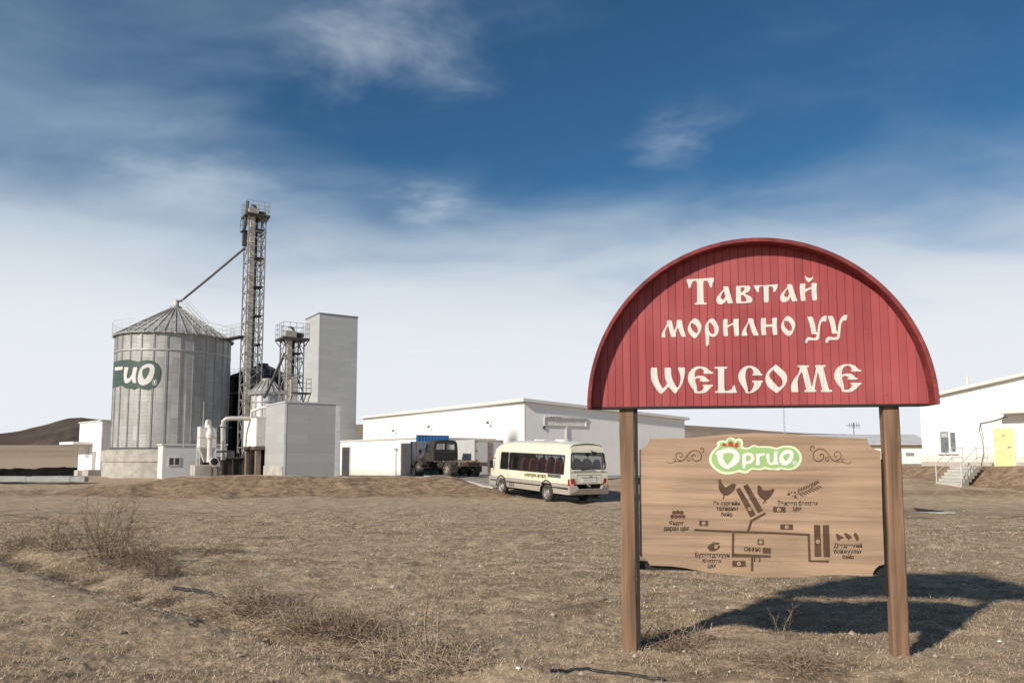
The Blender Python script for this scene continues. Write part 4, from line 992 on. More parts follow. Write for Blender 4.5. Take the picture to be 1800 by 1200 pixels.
# ================================================================== elevator towers
def lattice_tower(name, label, pos, z0, z1, wd, bays, plat, casing_w, landings, mat=greysteel):
    t = thing(name, label, 'tower', (pos.x, pos.y, z0), A34); Ht = z1 - z0; h = Ht / bays
    cs = [(0, 0), (wd, 0), (wd, wd), (0, wd)]
    for c in cs: MB().beam((*c, 0), (*c, Ht), .085).build('leg', mat, t)
    m = MB()
    for b in range(bays):
        za, zb = b * h, (b + 1) * h
        for i in range(4):
            p, q = cs[i], cs[(i + 1) % 4]; mid = ((p[0] + q[0]) / 2, (p[1] + q[1]) / 2)
            m.beam((*p, zb), (*q, zb), .055); 
            if b % 2 == 0: m.beam((*p, za), (*q, zb), .045); m.beam((*q, za + h * .5), (*mid, zb), .035)
            else: m.beam((*q, za), (*p, zb), .045); m.beam((*p, za + h * .5), (*mid, zb), .035)
    m.build('lattice', mat, t)
    c = wd * .27; m = MB(); m.box(c - casing_w / 2, c + casing_w / 2, .22, .22 + casing_w * .8, 0, Ht + .1)
    nz = int(Ht / 1.2)
    for k in range(nz): m.box(c - casing_w / 2 - .03, c + casing_w / 2 + .03, .19, .25 + casing_w * .8, k * 1.2 + .5, k * 1.2 + .55)
    m.build('elevator_casing', beige, t)
    c2_ = wd * .62; MB().box(c2_ - .09, c2_ + .09, wd * .6, wd * .6 + .16, 0, Ht).build('return_casing', darksteel, t)
    po = plat
    m = MB(); m.box(-po, wd + po, -po, wd + po, Ht, Ht + .13)
    for i in range(4): m.beam((cs[i][0], cs[i][1], Ht - .45), (cs[i][0] + (po * .9 if cs[i][0] else -po * .9), cs[i][1] + (po * .9 if cs[i][1] else -po * .9), Ht), .05)
    m.build('platform', darksteel, t)
    m = MB(); e = .03; k = 4; a0, a1 = -po + e, wd + po - e
    ring = [(a0 + (a1 - a0) * i / k, a0) for i in range(k)] + [(a1, a0 + (a1 - a0) * i / k) for i in range(k)] + [(a1 - (a1 - a0) * i / k, a1) for i in range(k)] + [(a0, a1 - (a1 - a0) * i / k) for i in range(k)]
    railing(m, [(x, y, Ht + .13) for x, y in ring], 1.0, .014, 3, True); m.build('railing', mat, t)
    m = MB(); m.box(c - .32, c + .38, .12, .72, Ht + .13, Ht + .62); m.lathe([(.30, .15), (.30, .69)], 20, (c + .02, 0, Ht + .62), 'y'); m.add([], [])
    m.build('elevator_head', beige, t, smooth=40)
    m = MB(); m.lathe([(.0, -.3), (.14, -.3), (.14, .3), (0, .3)], 14, (c + .72, .45, Ht + .42), 'x'); m.box(c + .5, c + .95, .35, .55, Ht + .13, Ht + .3); m.build('motor', darksteel, t, smooth=40)
    for k in range(landings):
        z = Ht * (k + .55) / landings
        mb = MB(); s0 = wd * .45; mb.box(s0, wd - .03, .05, wd - .05, z, z + .05); mb.build('landing', darksteel, t)
        # ladder with hoops between landings
    m = MB(); x0, x1 = wd * .72, wd * .95
    m.beam((x0, wd * .5, .3), (x0, wd * .5, Ht), .035); m.beam((x1, wd * .5, .3), (x1, wd * .5, Ht), .035)
    for k in range(int(Ht / .32)): m.beam((x0, wd * .5, .3 + k * .32), (x1, wd * .5, .3 + k * .32), .020)
    for k in range(int(Ht / 1.8)):
        z = 1.0 + k * 1.8; pts = [(x0, wd * .5, z), (x0 - .05, wd * .18, z), ((x0 + x1) / 2, wd * .05, z), (x1 + .05, wd * .18, z), (x1, wd * .5, z)]
        for a, b in zip(pts[:-1], pts[1:]): m.beam(a, b, .025)
    m.build('caged_ladder', mat, t)
    return t
T1 = P(424.5, 790, 57.0); T1.z = 0
z0t = hz_(T1.x, T1.y) - .2; z1t = P(454, 381.5, 57.5).z
W1 = 1.30
T1 = T1 - E1 * (W1 * .1)
tow1 = lattice_tower('elevator_tower', 'tallest slender steel lattice tower with railed top platform beside the largest silo', T1, z0t, z1t, W1, 17, .26, .34, 9)
# spout box near the top and the long falling pipe to the silo cap
def loc1(x, y, z): v = T1 + E2 * x + E1 * y; return Vector((v.x, v.y, z))
m = MB(); pts = [P(429, 437, 57.6), P(372, 485, 59), P(318, 529, D1), Vector((c1.x, c1.y, z1_a + .55))]
m.tube(pts, [.09, .09, .09, .12], 10)
tag(m.build('spout_pipe', M('spout_steel', (.10, .097, .09), .6, .1), smooth=50), 'long grey spout pipe sloping from the tallest tower to the largest silo cap', 'pipe')
m = MB(); zc = P(430, 420, 57.6).z - z0t
m.box(-.28, .04, .5, .9, zc - .6, zc + .5); m.tube([(0, .6, zc + 3.0), (-.2, .66, zc + .5)], .12, 8); m.box(-.4, .0, .3, 1.1, zc + .5, zc + .56)
railing(m, [(-.4, .3, zc + .56), (-.4, 1.1, zc + .56)], .9, .014, 2); m.build('diverter', darksteel, tow1)
# catwalk silo -> tower
a = Vector((c1.x + (R1 + .2) * math.cos(R(-8)), c1.y + (R1 + .2) * math.sin(R(-8)), z1_e - .1)); b = loc1(.1, .7, z1_e - .12)
m = MB(); m.beam(a, b, .7, .1); tct = MB()
for sgn_ in (-.33, .33):
    n_ = Vector((-(b - a).y, (b - a).x, 0)).normalized() * sgn_
    railing(tct, [a + n_ + (b - a) * s for s in np.linspace(0, 1, 5)], 1.0, .014, 3)
cw = thing('catwalk', 'short railed catwalk bridging the largest silo roof edge and tallest tower', 'catwalk', a)
m.build('deck', darksteel, cw, loc=-a); tct.build('railing', galv, cw, loc=-a)

# short tower, standing on the grey block
D8 = 48.0
B0 = P(499, 790, D8); B0.z = 0
zB1 = P(501, 706.5, D8).z
TS = P(500, 700, 50.2); TS.z = 0
z1s = P(514, 597, 50.6).z
tow2 = lattice_tower('elevator_tower', 'shorter lattice tower with railed platform rising behind the low grey block', TS, zB1 - 1.6, z1s, 1.25, 5, .30, .30, 3)
m = MB(); h2 = z1s - (zB1 - 1.6)
pq = [Vector((.1, .5, h2 - .9)), Vector((-.75, 1.2, 2.7)), Vector((-.95, 1.5, 2.1))]
m.tube(pq, .1, 8); m.build('spout', darksteel, tow2, smooth=50)
m = MB(); zz = P(530, 690, 50).z - (zB1 - 1.6)
m.box(.45, 1.75, -.3, .75, zz, zz + .08); railing(m, [(.45, -.28, zz + .08), (1.1, -.28, zz + .08), (1.73, -.28, zz + .08), (1.73, .75, zz + .08)], .95, .014, 3)
for (x, y) in ((.5, -.25), (1.7, -.25), (1.7, .7)): m.beam((x, y, zz), (x - .25, y + .1, 1.5), .05)
m.build('lower_platform', darksteel, tow2)
m = MB(); m.box(.35, .85, -.1, .4, 1.4, zz + .95); m.box(.5, .9, .0, .35, zz + .95, zz + 1.15); m.build('boot_box', beige, tow2, bevel=.02)

# ================================================================== the plant's buildings
def bld(name, label, cat, base, rz=A34, group=None): return thing(name, label, cat, (base.x, base.y, 0), rz, group)
def Zb(p): return hz_(p.x, p.y) - .35
# low grey block
t = bld('grey_block', 'low windowless grey clad block in front of the taller grey block', 'building', B0)
wx, wy = 3.72, 4.3; zg = Zb(B0); zp = P(480, 819, 49).z
MB().box(0, wx, 0, wy, zg, zB1).build('wall', grey_clad, t, bevel=.01)
m = MB(); m.box(-.06, .5, -.0, wy + .02, zg, zp); m.box(-.06, 0, 0, wy, zg, zp); MB().box(-.07, -.003, .004, wy, zg, zp).build('plinth', concrete, t)
m = MB(); m.box(-.04, wx + .04, -.04, wy + .04, zB1 - .02, zB1 + .07); m.build('roof_edge', M('light_trim', (.52, .53, .54), .5), t)
m = MB(); m.box(wx - .28, wx + .02, -.02, .0 - .003, zg, zB1 - .03); m.box(-.015, .12, -.016, -.003, zg, zB1 - .03); m.build('corner_trim', M('pale_trim', (.66, .67, .68), .5), t)
# tall grey block
B7 = P(556, 790, 90); B7.z = 0; zT = P(561, 550.5, 90).z; kT = 90 / 54
t = bld('tall_grey_block', 'tall narrow windowless grey clad block, highest of the flat walled buildings', 'building', B7)
MB().box(0, 3.0 * kT, 0, 3.05 * kT, Zb(B7), zT).build('wall', grey_clad, t, bevel=.01)
m = MB(); m.box(-.06, 3.0 * kT + .06, -.06, 3.05 * kT + .06, zT - .05, zT + .10); m.build('roof_edge', M('dark_trim', (.16, .16, .16), .5), t)
m = MB(); m.box(-.014, .1, -.015, -.003, Zb(B7), zT - .04); m.build('corner_trim', M('pale_trim', (.66, .67, .68), .5), t)

# box on stilts
B9 = P(449, 790, 51.2); B9.z = 0
z9a, z9b = P(450, 784, 51.2).z, P(450, 734, 51.2).z
t = bld('raised_bin', 'white ribbed sheet metal box standing on brown concrete columns', 'bin', B9)
MB().box(0, 2.2, 0, 3.2, z9a, z9b).build('box_wall', white_clad, t)
m = MB()
for k in range(12): m.box(.05 + k * .19, .14 + k * .19, -.035, -.003, z9a + .02, z9b - .02)
m.build('rib', M('rib_dull_white', (.62, .60, .56), .6), t)  # ribs in a duller white than the box wall
m = MB(); m.box(-.08, 2.25, -.08, 3.25, z9a - .22, z9a - .01); m.build('floor_frame', M('brown_steel', (.12, .095, .075), .7), t)
m = MB(); m.box(-.05, 2.22, -.05, 3.25, z9b, z9b + .06); m.build('roof_edge', white_metal, t)
colm = M('brown_concrete', (.21, .165, .125), .9, var=.25, streak=.4)
z9g = Zb(B9)
for (x, y, wd_) in ((.08, .1, .34), (.78, .1, .30), (.1, 1.5, .3), (.1, 2.8, .34), (1.5, .2, .3), (1.6, 2.8, .3)):
    MB().box(x, x + wd_, y, y + wd_, z9g, z9a - .2).build('column', colm, t, bevel=.01)
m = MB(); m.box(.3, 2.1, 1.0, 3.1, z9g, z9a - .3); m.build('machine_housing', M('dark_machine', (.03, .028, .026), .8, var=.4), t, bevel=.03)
m = MB(); m.tube([(-.02, 1.2, z9b + .1), (-.02, 1.2, z9b + .5), (.5, .6, z9b + .75), (1.3, .2, z9b + .8)], .10, 10); m.build('top_pipe', white_metal, t, smooth=50)
# dark pit with steps between silo and columns
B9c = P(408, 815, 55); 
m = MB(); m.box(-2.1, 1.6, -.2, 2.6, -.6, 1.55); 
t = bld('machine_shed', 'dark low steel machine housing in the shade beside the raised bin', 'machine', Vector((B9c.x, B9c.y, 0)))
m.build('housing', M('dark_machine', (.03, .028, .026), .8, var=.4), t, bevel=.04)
m = MB()
for k in range(6): m.box(-2.3 + k * .75, -2.24 + k * .75, -.3, -.24, -.5, 2.1)
m.box(-2.3, 1.6, -.34, -.2, 1.56, 1.68); m.build('frame', M('rust_steel', (.10, .08, .065), .8), t)

# duct from dust filter to bin
Dd = 52.0
m = MB(); pp = [P(392, 808, Dd), P(392, 748, Dd), P(393, 740, Dd), P(398, 736, Dd), P(408, 735, Dd + .1), P(452, 735.5, Dd + .5)]
m.tube(pp, .16, 14); 
for p in (pp[1],): m.tube([p - Vector((.0, 0, .06)), p + Vector((0, 0, .06))], .21, 14)
tag(m.build('air_duct', M('duct_metal', (.46, .45, .42), .5, .2, var=.15, streak=.2), smooth=50), 'white round duct bending from the dust filter to the raised bin', 'duct')

# dust filter
Df = 50.0; F0 = P(362, 825, Df); gz = hz_(F0.x, F0.y)
t = thing('dust_filter', 'white dust filter on legs with a front pipe and small fan', 'machine', (F0.x, F0.y, 0), A34)
zf = lambda y: P(362, y, Df).z
m = MB(); m.box(-.45, .62, .0, .95, zf(786), zf(749)); m.build('filter_box', white_metal, t, bevel=.02)
m = MB(); 
for zz_ in (zf(786), zf(768), zf(750)): m.box(-.47, .64, -.02, .97, zz_ - .03, zz_ + .03)
m.build('flange', M('pale_grey_metal', (.5, .49, .46), .5), t)
m = MB(); a_, b_ = zf(786), zf(812); vs = [(-.45, 0, a_), (.62, 0, a_), (.62, .95, a_), (-.45, .95, a_), (-.05, .35, b_), (.2, .35, b_), (.2, .6, b_), (-.05, .6, b_)]
m.add(vs, [(0, 1, 5, 4), (1, 2, 6, 5), (2, 3, 7, 6), (3, 0, 4, 7), (4, 5, 6, 7), (3, 2, 1, 0)]); m.build('hopper', M('pale_grey_metal', (.5, .49, .46), .5), t)
for (x, y) in ((-.42, .03), (.59, .03), (.59, .92), (-.42, .92)): MB().beam((x, y, gz - .2), (x, y, zf(786)), .07).build('leg', white_metal, t)
m = MB(); m.tube([(-.1, -.3, zf(752)), (-.1, -.3, zf(745)), (-.05, -.2, zf(741)), (.1, .1, zf(740)), (.2, .35, zf(743)), (.22, .4, zf(750))], .14, 12)
m.tube([(.1, -.42, zf(765)), (.1, -.42, zf(755)), (.02, -.36, zf(747))], .17, 12)
m.tube([(.1, -.42, zf(812)), (.1, -.42, zf(772)), (.1, -.42, zf(764))], [.16, .16, .2], 12)
m.lathe([(.20, zf(772)), (.27, zf(768)), (.27, zf(760)), (.17, zf(756))], 14, (.1, -.42, 0)); m.build('front_pipe', white_metal, t, smooth=50)
m = MB(); m.lathe([(0, -.16), (.3, -.16), (.3, .16), (0, .16)], 20, (.38, -.55, zf(811)), 'y'); m.box(.3, .75, -.68, -.42, zf(820), zf(810)); m.build('fan_housing', white_metal, t, smooth=40)
m = MB(); m.lathe([(0, -.20), (.15, -.2), (.24, -.17), (.24, -.15)], 20, (.38, -.55, zf(811)), 'y'); m.build('fan_motor', black, t, smooth=40)
for x in (.2, .62): MB().box(x, x + .12, -.7, -.4, gz - .25, zf(820)).build('fan_leg', M('rust_steel', (.10, .08, .065), .8), t)
m = MB(); m.box(-.75, .95, -.25, 1.3, gz - .3, zf(817)); m.build('plinth', concrete, t, bevel=.02)
m = MB(); m.tube([(-.2, .4, zf(750)), (-.2, .4, zf(705))], .03, 8); m.tube([(-1.05, 2.2, zf(790)), (-1.05, 2.2, zf(688))], .03, 8); m.build('vent_pipe', galv, t)
m = MB(); m.beam((.62, .1, zf(750)), (1.7, .5, zf(750)), .05); m.beam((.62, .1, zf(794)), (1.6, .5, zf(792)), .12); m.build('side_pipe', darksteel, t)

# hut in front of the big silo
BH = P(286, 800, 53.6); BH.z = 0
zh = P(290, 782, 53.6).z
t = bld('small_hut', 'small white flat roofed hut with one window against the largest silo', 'hut', BH)
hutw = M('hut_white', (.60, .61, .62), .7, var=.04, streak=.1)
MB().box(0, 4.4, 0, 2.2, Zb(BH), zh).build('wall', hutw, t)
m = MB(); m.box(-.08, 4.46, -.08, 2.28, zh, zh + .1); m.build('roof', white_metal, t)
wz0, wz1 = P(304, 818.5, 54).z, P(304, 802.5, 54).z
f = MB(); f.box(.36, 1.18, -.05, -.003, wz0, wz1); wf = f.build('window', white_metal, t)
MB().box(.44, .72, -.062, -.053, wz0 + .08, wz1 - .08).build('pane', window_glass, wf); MB().box(.82, 1.10, -.062, -.053, wz0 + .08, wz1 - .08).build('pane', window_glass, wf)

# white shed at far left
BS = P(177, 790, 61.5); BS.z = 0; a_s = R(44); zs = P(178, 739.5, 61.5).z
t = thing('white_shed', 'white shed with a concrete canopy and ribbed side wall, left of the largest silo', 'building', (BS.x, BS.y, 0), a_s)
g_ = Zb(BS); L_ = 6.6; zs2 = zs - .15
m = MB(); m.box(0, 5, 0, L_, g_, zs); m.build('wall', white_wall, t)
m = MB(); 
for k in range(18): m.box(.05 + k * .28, .17 + k * .28, -.035, -.003, g_ + .9, zs - .03)
m.build('wall_rib', M('rib_cream', (.66, .63, .57), .7), t)
m = MB(); m.box(-.1, 5.1, -.1, L_ + .1, zs, zs + .09); m.build('roof', white_metal, t)
zc_ = P(150, 781, 64).z
m = MB(); m.box(-1.5, -.003, 2.3, L_ + .15, zc_, zc_ + .22); m.build('canopy', white_wall, t, bevel=.02)
m = MB(); m.box(-.05, -.004, 1.3, 2.2, g_ + .8, P(165, 793, 62.5).z); m.build('door', M('shed_door', (.36, .34, .32), .6, var=.1), t)
m = MB(); m.box(-.05, -.004, 3.3, 4.4, zc_ - 1.1, zc_ - .25); m.build('window', M('shed_window', (.45, .43, .41), .3), t)
for bx_ in ((-.9, -.02, -.15, 1.6, g_, P(165, 825, 62).z), (-.6, -.02, 4.2, 5.3, g_, P(140, 826, 65).z), (.1, 2.6, -.9, -.02, g_, P(190, 824, 61).z)): MB().box(*bx_).build('plinth', concrete, t, bevel=.03)

# the whole feed mill stands a little nearer and smaller than first laid out
Q = .8; CC = Vector((0, 0, CAMH))
for o in [o for o in COL.objects if o.parent is None and o not in BEFORE and not (o.get('label') or '').startswith('tall narrow')]:
    o.location = CC + (o.location - CC) * Q; o.scale = o.scale * Q

# long concrete beam on the left
q0 = P(-60, 850, 40); q1 = P(152, 846.5, 40); dd = (q1 - q0).normalized()
m = MB(); m.box(0, (q1 - q0).length, -.2, .2, .0, .26); 
for k in range(2): m.box(3.2 + k * 2.35, 3.33 + k * 2.35, -.22, .22, -.02, .29)
zq = hz_(q1.x - 3, 40)
o = m.build('concrete_beam', M('grey_beam', (.30, .31, .31), .7, var=.15), loc=(q0.x, q0.y, zq + .12), bevel=.015)
o.rotation_euler = (0, 0, math.atan2(dd.y, dd.x)); tag(o, 'long grey concrete beam lying on the ground at the far left', 'beam')

# ------------------------------------------------------------------ white store with annex
KS = 1.3; M0 = P(922, 800, 48 * KS); M0.z = 0; zM = P(922, 706, 48 * KS).z; zM2 = P(1204, 737, 55.5 * KS).z
t = bld('white_store', 'long white store building with overhanging pale roof behind lorry and bus', 'building', M0)
LW, RWd = 26.5 * KS, 14.8 * KS; g0 = -1.6
m = MB(); sl = (zM - zM2) / RWd
m.add([(0, 0, g0), (RWd, 0, g0), (RWd, LW, g0), (0, LW, g0), (0, 0, zM), (RWd, 0, zM2), (RWd, LW, zM2), (0, LW, zM)], [(0, 3, 2, 1), (4, 5, 6, 7), (0, 1, 5, 4), (1, 2, 6, 5), (2, 3, 7, 6), (3, 0, 4, 7)])
m.build('wall', white_clad, t)
m = MB(); e = .36; th = .26
za, zb_ = zM + .003 + e * sl, zM2 + .003 - e * sl
m.add([(-e, -e, za), (RWd + e, -e, zb_), (RWd + e, LW + e, zb_), (-e, LW + e, za), (-e, -e, za + th), (RWd + e, -e, zb_ + th), (RWd + e, LW + e, zb_ + th), (-e, LW + e, za + th)], [(0, 3, 2, 1), (4, 5, 6, 7), (0, 1, 5, 4), (1, 2, 6, 5), (2, 3, 7, 6), (3, 0, 4, 7)])
m.build('roof', M('roof_fascia', (.66, .64, .60), .6, var=.05, streak=.15), t)
m = MB(); m.box(-.012, .1, -.012, -.003, g0, zM - .02); m.build('corner_trim', white_metal, t)
# sliding door rail frame
xr0 = 1.55 * KS; zr = P(975, 733, 49.2 * KS).z; zr2 = P(975, 747, 49.2 * KS).z
railm = M('rail_white', (.60, .58, .55), .5, streak=.3)
m = MB(); m.box(xr0, xr0 + 4.7, -.14, -.02, zr - .06, zr + .08); m.build('door_rail', railm, t)
m = MB(); m.box(xr0, xr0 + .08, -.10, -.02, zr2 - .05, zr - .06); m.box(xr0 + 4.6, xr0 + 4.7, -.10, -.02, zr2 - .05, zr - .06); m.box(xr0 + .08, xr0 + 4.6, -.10, -.02, zr2 - .05, zr2 + .02); m.box(xr0 + 2.35, xr0 + 2.48, -.13, -.02, .4, zr2 - .05); m.build('door_frame', railm, t)
m = MB()
for k in range(4): m.box(xr0 + .6 + k * .33, xr0 + .68 + k * .33, -.19, -.145, zr - .04, zr + .05)
m.box(xr0 - .1, xr0 + .06, -.12, -.02, zr2 - .35, zr2 - .08); m.build('hanger', darksteel, t)
m = MB(); m.box(xr0 + .08, xr0 + 4.6, -.016, -.004, zr2 + .02, zr - .06); m.build('rust_stain', M('stain', (.70, .67, .62), .7, var=.1, streak=.3), t)
def lamp(yy, z):
    m = MB(); m.beam((-.01, yy, z + .1), (-.45, yy, z + .16), .05); m.lathe([(.02, 0), (.16, -.12), (.16, -.2), (.02, -.2)], 12, (-.42, yy, z + .12)); return m.build('wall_lamp', darksteel, t, smooth=30)
for px, py in ((864, 743), (760, 750), (697, 757)):
    u = (px - 900) / FPX; s = (M0.x - u * M0.y) / (.5592 + u * .829); lamp(s, P(px, py, M0.y + .829 * s).z)
# annex with two doors
N0 = P(733, 800, 47.5 * KS); N0.z = 0; zN = P(720, 771, 48.2 * KS).z
t = bld('white_annex', 'low white flat roofed annex with two dark grey doors, left of the lorry', 'building', N0)
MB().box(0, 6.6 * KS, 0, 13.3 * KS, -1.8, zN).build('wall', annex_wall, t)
m = MB(); m.box(-.09, 6.6 * KS, -.09, 13.3 * KS + .09, zN, zN + .13); m.build('roof', M('annex_roof', (.58, .56, .52), .7, streak=.2), t)
def adoor(px0, px1, y0_, y1_):
    def s_of(px): u = (px - 900) / FPX; return (N0.x - u * N0.y) / (.5592 + u * .829)
    s0, s1 = s_of(px1), s_of(px0); Y = N0.y + .829 * (s0 + s1) / 2; z0_, z1_ = P((px0 + px1) / 2, y1_, Y).z, P((px0 + px1) / 2, y0_, Y).z
    m = MB(); m.box(-.06, -.003, s0, s1, z0_ - .1, z1_); d = m.build('door', doorgrey, t)
    m = MB(); w_ = s1 - s0
    for k in (.28, .5, .72): m.box(-.075, -.062, s0 + w_ * k - .05, s0 + w_ * k + .05, z0_ + .35, z1_ - .3)
    m.build('door_panel', M('door_groove', (.035, .036, .04), .5), d)
    m = MB(); m.box(-.08, -.003, s0 - .18, s0 - .002, z0_ - .1, z1_ + .15); m.box(-.08, -.003, s1 + .002, s1 + .18, z0_ - .1, z1_ + .15); m.box(-.08, -.003, s0, s1, z1_ + .002, z1_ + .15); m.build('door_frame', M('cream_frame', (.62, .60, .55), .6), d)
adoor(603.5, 617, 786, 836); adoor(707, 724, 779, 834)
m = MB(); u = (699 - 900) / FPX; s = (N0.x - u * N0.y) / (.5592 + u * .829); m.tube([(-.12, s, -.2), (-.12, s, 2.3)], .04, 6); m.box(-.2, -.05, s - .1, s + .3, 2.3, 2.42); m.build('tap_pipe', galv, t)

# blue topped open shelter frame
Q0 = P(731, 800, 46.2); Q0.z = 0; zq0, zq1 = P(750, 776, 47).z, P(750, 764.5, 47).z
t = bld('blue_shelter', 'rusty frame shelter with a bright blue sheet band along its top', 'shelter', Q0)
m = MB(); m.box(.0, 2.3, -.06, .0, zq0, zq1); 
for k in range(10): m.box(.1 + k * .22, .16 + k * .22, -.085, -.062, zq0 + .01, zq1 - .01)
m.build('blue_sheet', M('blue_sheet', (.045, .20, .46), .5, var=.15, streak=.3), t)
rust = M('rust_paint', (.22, .085, .045), .8, var=.3)
for (x, y) in ((.03, .05), (2.25, .05), (.03, .7), (2.25, .7)): MB().beam((x, y, -.1), (x, y, zq0 + .02 if y < 1 else zq1), .06).build('post', rust, t)
m = MB(); m.beam((.05, .05, 1.6), (.9, .05, zq0 - .2), .035); m.beam((.05, .05, 1.5), (1.1, .05, .9), .035); m.beam((.05, .05, 1.0), (2.2, .05, 1.0), .04); m.build('brace', rust, t)
MB().box(.1, 2.3, .75, .8, -.1, zq0).build('back_sheet', white_wall, t)

# white box container
K0 = P(833, 800, 46); K0.z = 0; zk = P(850, 772.5, 46.3).z; gk = hz_(K0.x, K0.y) + .12
t = bld('box_container', 'white box container with double doors standing behind the lorry chassis', 'container', K0)
MB().box(0, 2.15, .0, 5.2, gk, zk).build('body', M('container_grey', (.50, .50, .49), .5, var=.1, streak=.3), t, bevel=.03)
dm = M('container_door', (.66, .63, .58), .6, var=.06, streak=.3, dirt=(.4, .34, .28), dirtamt=.3)
for x in (.07, 1.09): 
    d = MB().box(x, x + .99, -.045, -.003, gk + .1, zk - .1).build('door', dm, t)
    MB().tube([(x + (.9 if x < 1 else .09), -.075, gk + .12), (x + (.9 if x < 1 else .09), -.075, zk - .12)], .022, 6).build('lock_bar', rust, d)
    m = MB()
    for k in range(4): m.box(x + (0 if x < 1 else .87), x + (.12 if x < 1 else .99), -.06, -.046, gk + .3 + k * .58, gk + .38 + k * .58)
    m.build('hinge', rust, d)
m = MB(); m.box(.0, 2.15, -.06, -.0, zk - .1, zk); m.box(0, .07, -.06, -.003, gk, zk - .1); m.box(2.08, 2.15, -.06, -.003, gk, zk - .1); m.box(.07, 2.08, -.06, -.003, gk, gk + .1); m.build('door_frame', M('container_frame', (.55, .50, .44), .6, streak=.4), t)
MB().box(.2, 1.95, .3, 4.9, gk - .3, gk - .003).build('skid', darksteel, t)
# teal crate under the lorry
C0 = P(742, 835, 47.0); gz = hz_(C0.x, C0.y)
t = thing('teal_bin', 'teal green bin on the ground seen under the lorry', 'bin', (C0.x, C0.y, gz), A34)
teal = M('teal_paint', (.10, .30, .25), .6, var=.15)
MB().box(0, 1.3, 0, .8, .02, .52).build('body', teal, t, bevel=.02)
m = MB()
for k in range(4): m.box(.12 + k * .32, .2 + k * .32, -.03, -.003, .05, .5)
m.box(-.03, 1.33, -.03, .83, .523, .57); m.build('rim', teal, t)
# grey roofed building and things behind, between tower block and store
G0 = P(618, 800, 118); G0.z = 0
t = bld('grey_roof_barn', 'distant grey roofed low barn between tall grey block and white store', 'building', G0)
MB().box(0, 9, 0, 10, -2.5, P(630, 781, 118).z).build('wall', M('barn_dark', (.12, .10, .09), .8), t)
m = MB(); zr_ = P(630, 781, 118).z; zr3 = P(640, 767, 121).z; m.add([(-.3, -.3, zr_), (9.3, -.3, zr_), (9.3, 4.5, zr3), (-.3, 4.5, zr3), (9.3, 10.3, zr_), (-.3, 10.3, zr_)], [(0, 1, 2, 3), (3, 2, 4, 5), (0, 3, 5), (1, 4, 2), (0, 5, 4, 1)]); m.build('roof', M('grey_roof', (.24, .24, .24), .6), t)

# ------------------------------------------------------------------ right hand building
RB = Vector((25.8, 39.0, 0)) + E1 * 4.25; zL = P(1625, 703, RB.y).z
t = thing('white_gable_building', 'big white building at the right edge with sloping roof and yellow door', 'building', (RB.x, RB.y, 0), A34 - math.pi / 2)
# local x runs towards the camera along the lit wall, local y into the building
LR = 16.0; slope = .165; rdg = 8.0
def zroof(x): return zL + slope * min(x, 2 * rdg - x)
m = MB(); m.add([(0, 0, .4), (LR, 0, .4), (LR, 0, zroof(LR)), (rdg, 0, zroof(rdg)), (0, 0, zL), (0, 20, .4), (LR, 20, .4), (LR, 20, zroof(LR)), (rdg, 20, zroof(rdg)), (0, 20, zL)], [(0, 1, 2, 3, 4), (9, 8, 7, 6, 5), (0, 4, 9, 5), (1, 6, 7, 2), (4, 3, 8, 9), (3, 2, 7, 8)])
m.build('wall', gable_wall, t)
m = MB(); e = .3
for (xa, xb) in ((-e, rdg), (LR + e, rdg)):
    za, zb_ = zL - slope * e, zroof(rdg)
    m.add([(xa, -e, za + .006), (xb, -e, zb_ + .006), (xb, 20.2, zb_ + .006), (xa, 20.2, za + .006), (xa, -e, za + .17), (xb, -e, zb_ + .17), (xb, 20.2, zb_ + .17), (xa, 20.2, za + .17)], [(0, 3, 2, 1), (4, 5, 6, 7), (0, 1, 5, 4), (2, 3, 7, 6), (3, 0, 4, 7)])
m.build('roof', M('roof_fascia', (.66, .64, .60), .6), t)
MB().box(-.05, LR, -.06, -.003, .3, 1.42).build('plinth', M('plinth_grey', (.40, .36, .31), .9, var=.12), t)
def sx(px): u = (px - 900) / FPX; s = (RB.x - u * RB.y) / (-.5592 - u * .829); return s
def zat(px, py): return P(px, py, RB.y - .829 * sx(px)).z
a_, b_ = sx(1650.5), sx(1680); zw0, zw1 = zat(1665, 796.5), zat(1665, 757)
f = MB(); f.box(a_, b_, -.035, -.004, zw0, zw1); fr = f.build('window', M('window_frame_white', (.72, .71, .69), .5), t)
pm = M('window_pane', (.13, .15, .155), .08, var=.25, spec=1.0)
MB().box(a_ + .06, a_ + (b_ - a_) * .54, -.05, -.037, zw0 + .05, zw1 - .05).build('pane', pm, fr); MB().box(a_ + (b_ - a_) * .66, b_ - .05, -.05, -.037, zw0 + .1, zw1 - .1).build('pane', pm, fr)
MB().box(a_ + .12, a_ + (b_ - a_) * .5, -.054, -.051, zw0 + .9, zw1 - .12).build('curtain', M('curtain', (.42, .42, .41), .8), fr)
MB().box(a_ - .08, b_ + .08, -.12, -.003, zw0 - .05, zw0 - .005).build('sill', white_metal, fr)
a_, b_ = sx(1748.5), sx(1779); zd1 = zat(1763, 754)
yd = M('yellow_door', (.66, .60, .30), .55, var=.06, streak=.1)
d = MB().box(a_, b_, -.075, -.005, 1.16, zd1).build('door', yd, t, bevel=.008)
m = MB(); m.box(a_ - .09, a_ - .003, -.085, -.003, 1.16, zd1 + .09); m.box(b_ + .003, b_ + .09, -.085, -.003, 1.16, zd1 + .09); m.box(a_, b_, -.085, -.003, zd1 + .004, zd1 + .09); m.build('door_frame', M('pale_yellow', (.74, .68, .42), .6), d)
